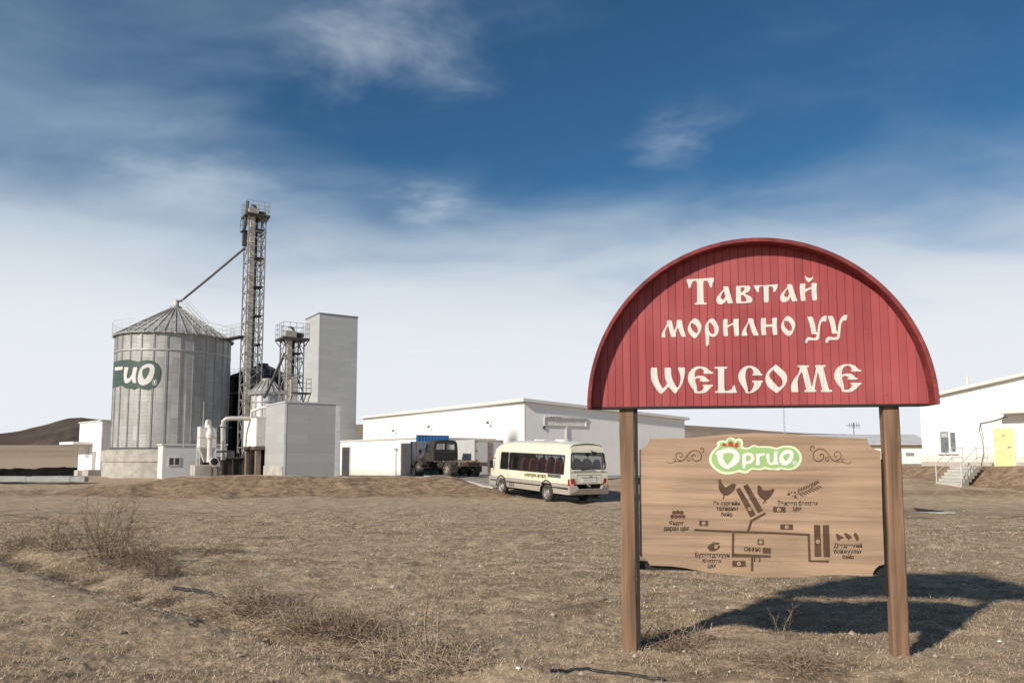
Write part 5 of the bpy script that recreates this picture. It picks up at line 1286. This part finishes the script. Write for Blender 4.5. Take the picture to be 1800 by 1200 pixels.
m = MB(); m.box(b_ - .22, b_ - .08, -.13, -.08, 2.2, 2.24); m.build('handle', greysteel, d); MB().box(a_ + (b_ - a_) * .42, a_ + (b_ - a_) * .62, -.085, -.078, zd1 - .38, zd1 - .28).build('door_plate', M('door_plate', (.42, .38, .2), .5), d)
zc0 = zat(1775, 727.5)
m = MB(); m.box(sx(1768), LR - .4, -.85, -.003, zc0, zc0 + .16); m.build('canopy', M('roof_fascia', (.66, .64, .60), .6), t)
m = MB(); xs_ = sx(1724); zk_ = zat(1724, 744)
m.tube([(sx(1771), -.05, zat(1771, 732)), ((sx(1771) + xs_) / 2, -.05, (zat(1771, 732) + zk_) / 2 - .04), (xs_, -.04, zk_)], .022, 6)
m.tube([(xs_, -.04, zk_), (sx(1722), -.09, zat(1722, 756)), (sx(1727), -.1, zat(1727, 775)), (sx(1728), -.1, zat(1728, 795)), (sx(1722), -.12, zat(1722, 819))], .016, 6)
m.tube([(xs_, -.04, zk_), (sx(1726), -.06, zat(1726, 757)), (sx(1729), -.08, zat(1729, 772))], .014, 6); m.build('cable', darksteel, t, smooth=60)
zv = zroof(2.0); m = MB(); m.tube([(1.7, 2.0, zv), (1.7, 2.0, zv + 1.0)], .09, 10); m.build('vent_pipe', white_metal, t, smooth=50)

# concrete steps with railings
ST = Vector((25.8, 39.0, 0)) - E2 * 3.2 + E1 * 1.75
pst = P(1667, 848, 37.3)
ST = Vector((pst.x, pst.y, 0)); g_ = hz_(ST.x, ST.y)
t = thing('concrete_steps', 'pale concrete steps with pipe handrails climbing the bank to the white building', 'steps', (ST.x, ST.y, 0), A34 - math.pi / 2)
zt_s = 1.22; ns = 6; sh = (zt_s - g_) / ns; m = MB(); wdt = 1.25
for k in range(ns): m.box(-wdt / 2, wdt / 2, k * .30, min(2.6, k * .30 + .75), g_ + k * sh - .2 * (k == 0) + (.0015 * k), g_ + (k + 1) * sh)
m.build('step', M('step_concrete', (.42, .40, .36), .85, var=.15, streak=.2), t, bevel=.015)
for sx_ in (-.6, .6):
    m = MB(); r_ = .022
    pts = [(sx_, .06, g_ + .1), (sx_, .06, g_ + .1 + .95), (sx_, 1.75, zt_s + .95), (sx_, 2.9, zt_s + .95), (sx_, 2.9, zt_s)]
    m.tube(pts, r_, 8); m.tube([(sx_, 1.75, zt_s), (sx_, 1.75, zt_s + .95)], r_, 8); m.tube([(sx_, .06, g_ + .55), (sx_, 1.75, zt_s + .45), (sx_, 2.9, zt_s + .45)], r_ * .8, 8)
    m.build('handrail', M('rail_grey', (.55, .55, .54), .5, .2), t, smooth=50)

# far low building right, with yellow eave line
V0 = P(1632, 800, 78); V0.z = 0
t = thing('far_white_house', 'far low white building with grey roof edge and yellow line, behind the right post', 'building', (V0.x, V0.y, 0), R(176))
zA, zB_ = P(1600, 780, 78).z, P(1600, 762, 79).z
MB().box(0, 13.5, -8, 0, -.3, zA - .02).build('wall', white_wall, t)
MB().box(-.02, 13.52, .003, .06, zA - .3, zA - .1).build('eave_line', M('yellow_line', (.62, .42, .10), .6), t)
m = MB(); m.add([(-.3, .5, zA), (13.8, .5, zA), (13.8, -3.5, zB_), (-.3, -3.5, zB_), (13.8, -8, zA), (-.3, -8, zA), (-.3, .5, zA - .1), (13.8, .5, zA - .1)], [(0, 1, 2, 3), (3, 2, 4, 5), (0, 3, 5), (1, 4, 2), (0, 6, 7, 1), (6, 5, 4, 7)]); m.build('roof', M('pale_roof', (.50, .50, .50), .6, var=.1), t)
m = MB(); m.tube([(3.2, -3.4, zB_), (3.2, -3.4, zB_ + .7)], .04, 6); m.lathe([(.02, 0), (.35, .12)], 14, (3.2, -3.2, zB_ + .55), 'y')
for k in range(5): m.beam((5.6 + k * .25, -3.4, zB_ + .7), (5.65 + k * .25, -3.4, zB_ + 1.3), .04)
m.beam((5.5, -3.4, zB_ + 1.0), (7.0, -3.4, zB_ + 1.0), .05); m.beam((6.2, -3.4, zB_), (6.2, -3.4, zB_ + 1.3), .06); m.build('antenna', darksteel, t)
MB().box(1.5, 2.3, .01, .08, zA - 1.2, zA - .9).build('wall_vent', greysteel, t)
# far radio mast
mp = P(1380, 790, 260); z1m = P(1380, 714, 260).z
t = thing('radio_mast', 'thin pale lattice radio mast far away, above the map board', 'mast', (mp.x, mp.y, 0))
m = MB(); mm = M('mast_grey', (.45, .46, .48), .6)
for (a_, b_) in ((-.35, -.2), (.35, -.2), (0, .4)): m.beam((a_, b_, -2), (a_ * .5, b_ * .5, z1m), .12)
for k in range(14):
    z = z1m * k / 14; m.beam((-.3, -.2, z), (.3, -.2, z + z1m / 14), .08)
m.build('mast_frame', mm, t)
# manhole slab on the right
mp = gpt(1638, 900)
t = thing('slab_cover', 'flat concrete slab with dark sheet lying on it, right of the right post', 'slab', mp + Vector((0, 0, -.02)), R(-6))
MB().box(-.55, .62, -.35, .3, -.05, .035).build('slab', concrete, t, bevel=.02)
m = MB(); m.add([(-.5, -.1, .04), (.35, -.15, .04), (.35, .25, .04), (-.5, .25, .13), (-.5, -.1, .06), (.35, -.15, .055), (.35, .25, .055), (-.5, .25, .15)], [(0, 3, 2, 1), (4, 5, 6, 7), (0, 1, 5, 4), (1, 2, 6, 5), (2, 3, 7, 6), (3, 0, 4, 7)]); m.build('dark_sheet', M('dark_board', (.03, .025, .02), .8), t)

# ================================================================== minibus
cream_body = M('cream_coach_paint', (.69, .66, .53), .28, var=.03, scale=.8, dirt=(.45, .38, .28), dirtamt=.18)
grey_body = M('warm_grey_paint', (.36, .325, .275), .45, var=.06, dirt=(.30, .25, .18), dirtamt=.5)
seat_red = M('seat_red', (.22, .055, .05), .8, var=.2)
coach_glass = glass('coach_glass', (.66, .70, .69), .16); rear_glass = glass('rear_coach_glass', (.62, .64, .62), .14)
hub_mat = M('wheel_silver', (.50, .48, .45), .4, .6, var=.15)
def wheel(t, x, y, r, wdt, side, hubr, dish, tyre=rubber, rimmat=hub_mat, holes=8, name='wheel'):
    """axle along local x; side = -1 left, +1 right (outer face)"""
    s = side; m = MB(); c = (x, y, r)
    m.lathe([(hubr, s * -.02), (hubr + .02, s * .0), (r - .06, s * .015), (r - .015, s * -.02), (r, s * -.06), (r, s * -wdt + s * .05), (r - .03, s * -wdt), (hubr, s * -wdt)], 40, c, 'x')
    ob = m.build(name, tyre, t, smooth=35)
    m = MB(); m.lathe([(hubr, s * -.01), (hubr - .015, s * -.03), (hubr - .03, s * -dish), (hubr * .45, s * (-dish + .05)), (hubr * .42, s * .0), (hubr * .2, s * .02), (.001, s * .02)], 32, c, 'x')
    rim = m.build('rim', rimmat, ob, smooth=35)
    m = MB()
    for k in range(holes):
        a = 2 * math.pi * k / holes; rr = hubr * .72
        m.lathe([(.0, s * (-dish + .035)), (hubr * .13, s * (-dish + .035)), (hubr * .13, s * (-dish - .01))], 10, (x, y + rr * math.cos(a), r + rr * math.sin(a)), 'x')
    m.build('rim_hole', black, rim)
    return ob
BX = P(999, 840, 30.75); gB = 0
def bus():
    a = R(29.5); L, HW = 7.05, 1.015
    o = Vector((BX.x, BX.y, 0)); ax = Vector((math.cos(a), math.sin(a), 0)); ay = Vector((-math.sin(a), math.cos(a), 0))
    cen = o + ax * HW
    z0 = np.mean([hz_(*(cen + ay * y + ax * x).xy) for x in (-.9, .9) for y in (1.7, 5.8)])
    t = thing('minibus', 'cream and grey minibus with red seats, seen from behind at its left', 'minibus', (cen.x, cen.y, z0), a)
    # rake the bus to the ground
    zf_ = hz_(*(cen + ay * 5.8).xy); zr_ = hz_(*(cen + ay * 1.7).xy)
    ZS, ZW0, ZW1, ZR = .86, 1.26, 2.02, 2.62
    # side profile: roof height and width along y
    def sec(y, z):
        """half width at height z"""
        return HW - .0 - .13 * max(0, (z - 1.1) / 1.3) ** 1.6
    def roofz(y): 
        f = ZR - .05 * max(0, (1.2 - y) / 1.2) ** 2 * 2
        if y > 5.2: f -= .10 * ((y - 5.2) / 1.0) ** 2
        return f
    ys = [0.0, .06, .18, .40, 1.45, 2.55, 3.65, 4.75, 5.05, 5.15, 5.9, 6.1, 6.5, 6.85, L]
    win = [(.40, 5.05)]
    cab = (5.15, 5.9)
    def ring(y):
        s = 1.0
        if y < .2: s = 1 - .055 * ((.2 - y) / .2) ** 2
        if y > 6.3: s = 1 - .10 * ((y - 6.3) / .75) ** 2
        zr = roofz(y)
        pts = []
        for z in (ZS, 1.10, ZW0, 1.65, ZW1, 2.16): pts.append((sec(y, z) * s, min(z, zr - .1)))
        w_ = sec(y, 2.16) * s
        for k in (1, 2, 3, 4): 
            b = k / 4 * math.pi / 2; pts.append((w_ * (.62 + .38 * math.cos(b)), 2.16 + (zr - .06 - 2.16) * math.sin(b) ** .9))
        pts.append((w_ * .3, zr - .015)); pts.append((0, zr))
        return pts
    m = MB(); n = len(ring(0)); full = []
    for y in ys:
        r_ = ring(y); left = [(-x, z) for x, z in r_]; right = [(x, z) for x, z in r_[:-1]][::-1]
        full.append([(x, y, z) for x, z in left + right])
    N = len(full[0])
    # windscreen rake
    for i, y in enumerate(ys):
        if y > 6.2:
            for j in range(N):
                x, yy, z = full[i][j]; full[i][j] = (x, yy - max(0, z - 1.2) * .42 * (y - 6.2) / .85, z)
        if y < .1:
            for j in range(N):
                x, yy, z = full[i][j]; full[i][j] = (x, yy + max(0, z - 1.15) * .10 + max(0, z - 2.25) * .45, z)
    vs = [p for f in full for p in f]
    for i in range(len(ys) - 1):
        for j in range(N - 1):
            side = (j in (2, 3)) or (j in (N - 4, N - 5))
            openw = side and (ys[i] >= .39 and ys[i + 1] <= 5.06 or ys[i] >= 5.14 and ys[i + 1] <= 5.91)
            if openw: continue
            m.f.append((i * N + j, i * N + j + 1, (i + 1) * N + j + 1, (i + 1) * N + j)); m.mi.append(0)
    m.v = vs
    # front end
    fl = full[-1]; m.poly([(p[0], p[2]) for p in fl], [], lambda x, z, k: next((q for q in fl if abs(q[0] - x) < 1e-6 and abs(q[2] - z) < 1e-6), (x, L, z)))
    # rear face with window opening
    rl = full[0]
    def yrear(z): return max(0, z - 1.15) * .10 + max(0, z - 2.25) * .45
    rw = [(-.80, 1.50), (-.84, 1.56), (-.80, 2.06), (-.74, 2.12), (.74, 2.12), (.80, 2.06), (.84, 1.56), (.80, 1.50)]
    m.poly([(p[0], p[2]) for p in rl], [rw], lambda x, z, k: (x, yrear(z), z))
    # lower sides with wheel arches
    def arc(yc): return [(yc + .50 * math.cos(b), .42 + .50 * math.sin(b)) for b in np.linspace(math.pi, 0, 15)]
    low = [(0.10, ZS), (.0, .55), (.10, .42)] + arc(1.72) + arc(5.78) + [(L - .1, .42), (L, .6), (L - .05, ZS)]
    low = [(y, max(z, .40)) for y, z in low]
    for sg in (-1, 1): m.poly(low, [], lambda y, z, k: (sg * (HW - .055 * ((.2 - min(y, .2)) / .2) ** 2 - .015 * (ZS - z)), y, z), mi=1)
    body = m.build('body', [cream_body, grey_body], t, smooth=38)
    m = MB(); m.box(-.96, .96, .12, L - .15, .40, .43); m.box(-.94, .94, .2, L - .2, .87, .90)
    for yc in (1.72, 5.78): m.box(-.94, .94, yc - .55, yc + .55, .905, .97)
    m.box(-.5, .5, .5, 6.5, .28, .4); m.box(.2, .85, .3, 1.0, .22, .40); m.build('underbody', black, t)
    for yc in (1.72, 5.78):
        for sg in (-1, 1):
            l_, r_ = thickline([(yc + .505 * math.cos(b), .42 + .505 * math.sin(b)) for b in np.linspace(math.pi, 0, 17)], .05)
            m = MB(); m.poly(l_ + r_[::-1], [], lambda y, z, k: (sg * (HW + .006 - .012 * k), y, z), thick=1); m.build('arch_trim', black, t)
        for sg in (-1, 1): wheel(t, sg * (HW - .005), yc, .385, .22, sg, .235, .09)
    # rear bumper, lower rear panel
    m = MB(); pl = [(-HW + .01, .42), (HW - .01, .42), (HW - .01, .80), (.66, .80), (.56, .66), (-.56, .66), (-.66, .80), (-HW + .01, .80)]
    m.poly(pl, [], lambda x, z, k: (x, -.13 + .10 * abs(x) ** 3 + .14 * k, z), thick=1); m.build('rear_bumper', grey_body, t, bevel=.02)
    # glass
    m = MB()
    for sg in (-1, 1):
        for (a_, b_) in ((.40, 5.05), (5.15, 5.9)):
            p = [(sg * (sec(0, ZW0) - .012), a_, ZW0), (sg * (sec(0, ZW0) - .012), b_, ZW0), (sg * (sec(0, 1.65) - .012), b_, 1.65), (sg * (sec(0, 1.65) - .012), a_, 1.65), (sg * (sec(0, ZW1) - .012), b_, ZW1), (sg * (sec(0, ZW1) - .012), a_, ZW1)]
            m.add(p, [(0, 1, 2, 3), (3, 2, 4, 5)])
    m.build('side_window', coach_glass, t)
    m = MB()
    for sg in (-1, 1):
        X = lambda z: sg * (sec(0, z) + .004)
        for y in (1.45, 2.55, 3.65, 4.75): m.beam((X(ZW0), y, ZW0), (X(ZW1), y, ZW1), .012, .05)
        for (a_, b_) in ((.40, 5.05), (5.15, 5.9)):
            m.beam((X(ZW0), a_, ZW0), (X(ZW0), b_, ZW0), .012, .06); m.beam((X(ZW1), a_, ZW1), (X(ZW1), b_, ZW1), .012, .06); m.beam((X(ZW0), a_, ZW0), (X(ZW1), a_, ZW1), .012, .06); m.beam((X(ZW0), b_, ZW0), (X(ZW1), b_, ZW1), .012, .06)
    m.build('window_surround', black, t)
    m = MB(); m.poly(rw, [], lambda x, z, k: (x, yrear(z) + .012, z)); m.build('rear_window', rear_glass, t)
    m = MB(); rw2 = [(x * 1.06, 1.81 + (z - 1.81) * 1.13) for x, z in rw]; m.poly(rw2, [rw], lambda x, z, k: (x, yrear(z) - .006 + .012 * k, z), thick=1); m.build('rear_window_seal', black, t)
    # windscreen: dark band on the front end
    m = MB(); m.add([(-.8, L + .02 - .02, 1.3), (.8, L, 1.3), (.72, L - .30, 2.0), (-.72, L - .30, 2.0)], [(0, 1, 2, 3)]); m.build('windscreen', window_glass, t)
    # seats
    sp = None; m = MB(); m.box(-.2, .2, -.2, .22, .0, .12); m.poly([(-.22, .1), (.22, .1), (.23, .55), (.18, .78), (-.18, .78), (-.23, .55)], [], lambda x, z, k: (x, -.2 - .14 * z - .09 * k + .05, z), thick=1); m.box(-.12, .12, -.34, -.27, .74, .86)
    first = True
    for y in (.75, 1.5, 2.2, 2.9, 3.6, 4.3):
        for x in ((-.72, -.26, .26, .72) if y < 1 else (-.70, -.24, .68)):
            if first: sp = m.build('seat', seat_red, t, bevel=.03, loc=(x, y, 1.0 + .0)); first = False
            else: copy_part(sp, t, location=(x, y, 1.0))
    copy_part(sp, t, location=(-.5, 5.6, .95))
    # trim
    m = MB()
    for sg in (-1, 1):
        for (a_, b_) in ((.05, 1.2), (2.26, 5.25), (6.3, L - .2)): m.box(sg * (HW + .004) - .012, sg * (HW + .004) + .012, a_, b_, .655, .70)
    m.build('rub_strip', black, t)
    m = MB(); m.box(-HW - .004, -HW + .02, .60, 1.62, 1.075, 1.215); m.build('chrome_panel', M('brushed_panel', (.22, .22, .22), .3, .6, var=.4, scale=3), t)
    m = MB(); m.box(-HW - .006, -HW + .01, 1.64, 3.72, .955, 1.20); b_ = m.build('name_strip', M('pale_yellow_vinyl', (.74, .72, .46), .5), t)
    vs, fs = text2d('АЖИЛЧДЫН АВТОБУС', .055); mm = MB(); mm.add([(-HW - .009, 3.60 - 1.88 * u, .975 + .19 * v) for u, v in vs], fs); mm.build('lettering', text_ink, b_, fix=False)
    m = MB()
    for k in range(3): 
        for j in range(5): m.box(-HW - .003, -HW + .02, 4.55 + k * .17, 4.66 + k * .17, .47 + j * .037, .49 + j * .037)
    m.build('vent_grille', black, t)
    m = MB(); m.box(-HW - .006, -HW + .02, 5.12, 5.17, .95, 1.0); m.build('fuel_flap', black, t)
    # door seams
    m = MB()
    for y in (5.98,): m.box(-HW - .002, -HW + .01, y, y + .012, .5, 2.0)
    m.box(-HW - .002, -HW + .01, 5.08, 5.092, .5, 2.05); m.build('door_seam', M('seam', (.25, .24, .20), .6), t)
    # mirrors
    for sg in (-1, 1):
        m = MB(); m.tube([(sg * .9, 6.45, 1.75), (sg * 1.12, 6.55, 1.72), (sg * 1.16, 6.55, 1.6)], .02, 6); m.box(sg * 1.16 - .09, sg * 1.16 + .09, 6.5, 6.56, 1.25, 1.62); m.build('mirror', black, t, bevel=.02)
    # rear: lights, plate, hatch lines, wiper, badge
    lamp_red = M('tail_lamp', (.30, .012, .012), .15, var=.2, scale=8, spec=.9)
    for sg in (-1, 1):
        m = MB(); pl = [(sg * .70, .78), (sg * 1.0, .78), (sg * 1.0, 1.06), (sg * .76, 1.10)]; m.poly(pl, [], lambda x, z, k: (x, -.035 + .05 * max(0, abs(x) - .85) / .15 + .09 * k, z), thick=1)
        tl = m.build('tail_light', lamp_red, t, bevel=.012)
        m = MB(); m.box(sg * .86 - .06, sg * .86 + .06, -.05, .03, .80, .87); m.build('reverse_lamp', M('clear_lamp', (.55, .42, .38), .2), tl)
    m = MB(); m.box(-.36, .36, -.02, .03, .93, 1.10); pt_ = m.build('number_plate', M('plate_white', (.74, .73, .70), .5), t)
    m = MB()
    for k in range(7): m.box(-.27 + k * .08, -.22 + k * .08, -.024, -.021, .97, 1.06)
    m.build('plate_mark', M('plate_grey', (.5, .5, .5), .5), pt_)
    m = MB(); m.box(-.40, .40, -.03, .03, 1.115, 1.14); m.build('plate_light', M('seam', (.25, .24, .20), .6), t)
    m = MB()
    for k in range(7):
        x = -.39 + k * .13; m.lathe([(.0, -.004), (.034, -.004), (.034, .01)], 12, (x, -.012, .82), 'y')
    m.build('rear_dot', black, t)
    m = MB()
    for (x0, x1, z0_, z1_) in ((-.62, .62, 1.235, 1.245), (-.62, -.61, .72, 1.235), (.61, .62, .72, 1.235)): m.box(x0, x1, -.006, .01, z0_, z1_)
    m.box(-.95, .95, -.002 + .0, .03, 1.345, 1.353); m.build('hatch_seam', M('seam', (.25, .24, .20), .6), t)
    m = MB(); m.lathe([(.0, -.01), (.06, -.01), (.06, .01)], 16, (.06, -.005, 1.19), 'y'); m.build('badge', hub_mat, t)
    m = MB(); m.box(-.78, -.38, -.004, .03, 1.385, 1.41); m.box(.62, .76, -.004, .03, 1.385, 1.41); m.build('rear_badge', M('badge_grey', (.36, .35, .30), .4), t)
    m = MB(); m.beam((-.40, .0, 1.44), (.22, -.015, 1.485), .03); m.build('wiper', black, t)
    m = MB(); m.beam((.12, .10, 2.26), (.15, -.10, 2.2), .03); m.box(.05, .27, -.16, -.10, 2.02, 2.2); m.build('rear_mirror', black, t, bevel=.015)
    m = MB(); m.lathe([(.02, ZR + .10), (.3, ZR + .07), (.36, ZR - .02)], 20, (-.1, 1.9, 0)); m.build('roof_hatch', white_metal, t, smooth=40)
    m = MB(); m.box(-.35, .35, 3.0, 3.9, ZR - .01, ZR + .05); m.build('roof_vent', white_metal, t, bevel=.02)
    m = MB(); m.tube([(.55, .5, .33), (.55, -.05, .33)], .035, 8); m.build('exhaust', darksteel, t)
    pit = math.atan2(zf_ - zr_, 4.06)
    t.rotation_euler = Matrix.Rotation(a, 3, 'Z').to_4x4().to_euler() if False else (pit, 0, a)
    t.location.z = zr_ - 1.72 * math.sin(pit) + .0
bus()

# ================================================================== lorry
olive = M('olive_paint', (.040, .037, .026), .6, var=.25, scale=2, dirt=(.14, .115, .085), dirtamt=.4)
olive_dark = M('olive_dark', (.02, .018, .013), .7, var=.3, dirt=(.12, .10, .075), dirtamt=.5)
rimdirt = M('dusty_rim', (.26, .215, .165), .8, var=.2)
def lorry():
    a = R(34); r0 = P(785.5, 828, 42.8)
    o = Vector((r0.x, r0.y, 0)); ax = Vector((math.cos(a), math.sin(a), 0)); ay = Vector((-math.sin(a), math.cos(a), 0))
    cen = o + ax * .98; zr_ = hz_(*cen.xy); zf_ = hz_(*(cen + ay * 3.6).xy); zr_ = max(zr_, P(789, 843.5, 42.8).z)
    t = thing('old_lorry', 'old dark olive lorry without its load bed, dual rear wheels on bare chassis', 'lorry', (cen.x, cen.y, zr_), a)
    # local: rear axle at y = 0, front axle y = 3.7
    WB = 3.7
    cw = .84
    cy0, cy1 = 1.92, 3.10; z0, zw0, zw1, zr = .95, 1.58, 2.03, 2.22
    # cab shell
    m = MB()
    rear = [(-cw, z0), (cw, z0), (cw, 1.45), (cw - .05, 2.02), (cw - .13, zr - .04), (cw - .3, zr), (-cw + .3, zr), (-cw + .13, zr - .04), (-cw + .05, 2.02), (-cw, 1.45)]
    h1 = [(-.66, 1.66), (-.08, 1.66), (-.08, 2.02), (-.62, 2.02)]; h2 = [(.08, 1.66), (.66, 1.66), (.62, 2.02), (.08, 2.02)]
    m.poly(rear, [h1, h2], lambda x, z, k: (x, cy0, z))
    front = [(x, z) for x, z in rear]; m.poly(front, [[(-.7, 1.56), (.7, 1.56), (.64, 2.04), (-.64, 2.04)]], lambda x, z, k: (x, cy1 - max(0, z - 1.5) * .25, z))
    # roof and sides
    prof = [(-cw, 1.45), (-cw + .05, 2.02), (-cw + .13, zr - .04), (-cw + .3, zr), (0, zr + .03), (cw - .3, zr), (cw - .13, zr - .04), (cw - .05, 2.02), (cw, 1.45)]
    for i in range(1, len(prof) - 2):
        p, q = prof[i], prof[i + 1]; m.add([(p[0], cy0, p[1]), (q[0], cy0, q[1]), (q[0], cy1 - (q[1] - 1.5) * .25, q[1]), (p[0], cy1 - (p[1] - 1.5) * .25, p[1])], [(0, 1, 2, 3)])
    side = [(cy0, z0), (cy1, z0), (cy1, 1.45), (cy1 - .13, 2.02), (cy0, 2.02), (cy0, 1.45)]
    for sg in (-1, 1): m.poly(side, [[(cy0 + .32, 1.52), (cy1 - .12, 1.52), (cy1 - .22, 1.96), (cy0 + .32, 1.96)]], lambda y, z, k: (sg * (cw - .05 * max(0, (z - 1.45) / .57)), y, z))
    m.box(-cw + .02, cw - .02, cy0 + .02, cy1, z0, z0 + .05)
    m.build('cab', olive, t, smooth=30, bevel=.012)
    m = MB(); m.poly(h1, [], lambda x, z, k: (x, cy0 + .015, z)); m.poly(h2, [], lambda x, z, k: (x, cy0 + .015, z)); m.add([(-.7, cy1 - .02, 1.56), (.7, cy1 - .02, 1.56), (.64, cy1 - .14, 2.04), (-.64, cy1 - .14, 2.04)], [(0, 1, 2, 3)])
    for sg in (-1, 1): m.add([(sg * (cw - .02), cy0 + .32, 1.52), (sg * (cw - .02), cy1 - .12, 1.52), (sg * (cw - .06), cy1 - .22, 1.96), (sg * (cw - .06), cy0 + .32, 1.96)], [(0, 1, 2, 3)])
    m.build('cab_window', glass('lorry_glass', (.78, .78, .74), .3), t)
    m = MB(); 
    for pl in (h1, h2): 
        cxm = sum(p[0] for p in pl) / 4; czm = 1.84; big = [(cxm + (x - cxm) * 1.10, czm + (z - czm) * 1.14) for x, z in pl]
        m.poly(big, [pl], lambda x, z, k: (x, cy0 - .008, z))
    m.build('window_seal', black, t)
    m = MB()
    for k in range(9): m.box(-.72 + k * .17, -.66 + k * .17, cy0 - .02, cy0 - .003, 1.02, 1.52)
    m.build('cab_rib', olive_dark, t)
    m = MB(); m.box(-cw - .012, -cw + .01, cy0 + .24, cy0 + .26, 1.0, 1.5); m.box(-cw - .012, -cw + .01, cy1 - .06, cy1 - .045, 1.0, 1.5); m.box(-cw - .04, -cw + .01, cy0 + .34, cy0 + .48, 1.36, 1.40); m.build('door_seam', black, t)
    m = MB(); m.box(-.45, .45, cy0 + .25, cy0 + .4, 1.1, 1.68); m.box(-.7, .7, cy0 + .3, cy0 + .9, 1.0, 1.25); m.build('seat', olive_dark, t, bevel=.03)
    # bonnet, fenders, grille
    m = MB(); ny = [(cy1 - .02, .62, 1.50), (cy1 + .5, .56, 1.46), (cy1 + 1.0, .47, 1.40), (cy1 + 1.15, .42, 1.30)]; vs = []
    for (y, hw, zt) in ny:
        for p in ((-hw, .85), (-hw, zt - .16), (-hw * .75, zt - .03), (0, zt), (hw * .75, zt - .03), (hw, zt - .16), (hw, .85)): vs.append((p[0], y, p[1]))
    m.add(vs, [(i * 7 + k, i * 7 + k + 1, (i + 1) * 7 + k + 1, (i + 1) * 7 + k) for i in range(3) for k in range(6)] + [(21, 22, 23, 24, 25, 26, 27)]); m.build('bonnet', olive, t, smooth=30)
    for sg in (-1, 1):
        m = MB(); pr = [(WB - .62, .72), (WB - .52, .95), (WB - .30, 1.12), (WB, 1.18), (WB + .32, 1.14), (WB + .55, 1.0), (WB + .62, .78), (WB + .58, .72)]
        inn = [(WB + .48 * math.cos(b), .48 + .50 * math.sin(b)) for b in np.linspace(.25, math.pi - .35, 12)]
        m.poly(pr + inn, [], lambda y, z, k: (sg * (1.02 - .45 * k), y, z), thick=1); m.build('fender', olive, t, smooth=30, bevel=.015)
        m = MB(); m.lathe([(.0, .0), (.10, .0), (.10, -.14), (.04, -.2)], 16, (sg * .72, WB + .66, .98), 'y'); m.build('headlight', hub_mat, t, smooth=40)
        m = MB(); m.box(sg * .9 - .16, sg * .9 + .14, cy0 + .3, cy1 - .2, .55, .62); m.beam((sg * .85, cy1 - .5, .6), (sg * .7, cy1 - .5, .95), .05); m.build('running_board', olive_dark, t)
        m = MB(); m.tube([(sg * .86, cy1 - .1, 1.7), (sg * 1.1, cy1, 1.75), (sg * 1.12, cy1, 1.5)], .014, 6); m.box(sg * 1.12 - .08, sg * 1.12 + .08, cy1 - .02, cy1 + .02, 1.42, 1.68); m.build('mirror', black, t)
    m = MB(); m.box(-1.0, 1.0, WB + .72, WB + .82, .58, .76); m.box(-.5, .5, WB + .56, WB + .64, .7, 1.15); m.build('front_bumper', olive_dark, t, bevel=.02)
    # chassis
    m = MB()
    for x in (-.40, .40): m.box(x - .04, x + .04, -1.35, WB + .7, .72, .92)
    for y in (-1.33, -.7, .0, .75, 1.5): m.box(-.36, .36, y - .04, y + .04, .74, .9)
    m.build('chassis_frame', olive_dark, t)
    m = MB(); m.box(-.95, .95, 1.55, 1.62, .92, .99); m.box(-.95, .95, -1.36, -1.28, .70, .93); m.box(-.42, -.38, -1.3, 1.6, .925, 1.0); m.box(.38, .42, -1.3, 1.6, .925, 1.0)
    m.beam((-.3, -1.0, .98), (.3, .9, 1.04), .07); m.beam((.35, -1.1, 1.0), (-.1, .7, 1.0), .05); m.beam((-.9, -.2, .98), (.9, -.1, 1.0), .06); m.beam((-.85, .6, .97), (.85, .7, .97), .06); m.build('cross_beam', M('rusty_dusty_steel', (.16, .125, .09), .85, var=.3), t)
    m = MB(); m.lathe([(.0, -.35), (.20, -.35), (.20, .35), (0, .35)], 18, (-.68, 1.05, .72), 'y'); m.build('fuel_tank', olive_dark, t, smooth=40)
    m = MB(); m.box(-.8, .8, -.12, .12, .38, .56); m.lathe([(0, -.25), (.24, -.2), (.28, 0), (.24, .2), (0, .25)], 16, (0, 0, .48), 'x'); m.tube([(0, .1, .5), (0, WB - .6, .68)], .05, 8); m.box(-.8, .8, WB - .08, WB + .08, .4, .52); m.box(-.35, .35, WB - .5, WB + .5, .55, .95)
    for x in (-.5, .5): m.box(x - .05, x + .05, -.75, .75, .56, .68)
    m.build('axle', black, t)
    for sg in (-1, 1):
        wheel(t, sg * 1.0, 0, .47, .22, sg, .26, -.02, rubber, rimdirt, 6); wheel(t, sg * .75, 0, .47, .22, sg, .26, .08, rubber, rimdirt, 6)
        wheel(t, sg * .93, WB, .47, .22, sg, .26, -.03, rubber, rimdirt, 6)
        m = MB(); m.add([(sg * .62, -.62, .35), (sg * 1.0, -.62, .35), (sg * 1.0, -.6, .8), (sg * .62, -.6, .8)], [(0, 1, 2, 3)], 0); m.add([(sg * .62, -.605, .35), (sg * 1.0, -.605, .35), (sg * 1.0, -.585, .8), (sg * .62, -.585, .8)], [(3, 2, 1, 0)]); m.build('mud_flap', rubber, t)
    m = MB(); m.lathe([(0, -.03), (.07, -.03), (.07, .03)], 12, (-.62, -1.36, .8), 'y'); m.lathe([(0, -.03), (.07, -.03), (.07, .03)], 12, (.62, -1.36, .8), 'y'); m.build('tail_light', M('tail_lamp', (.30, .012, .012), .15), t)
    t.rotation_euler = (math.atan2(max(zf_, P(737, 838, 46).z) - zr_, WB), 0, a)
lorry()
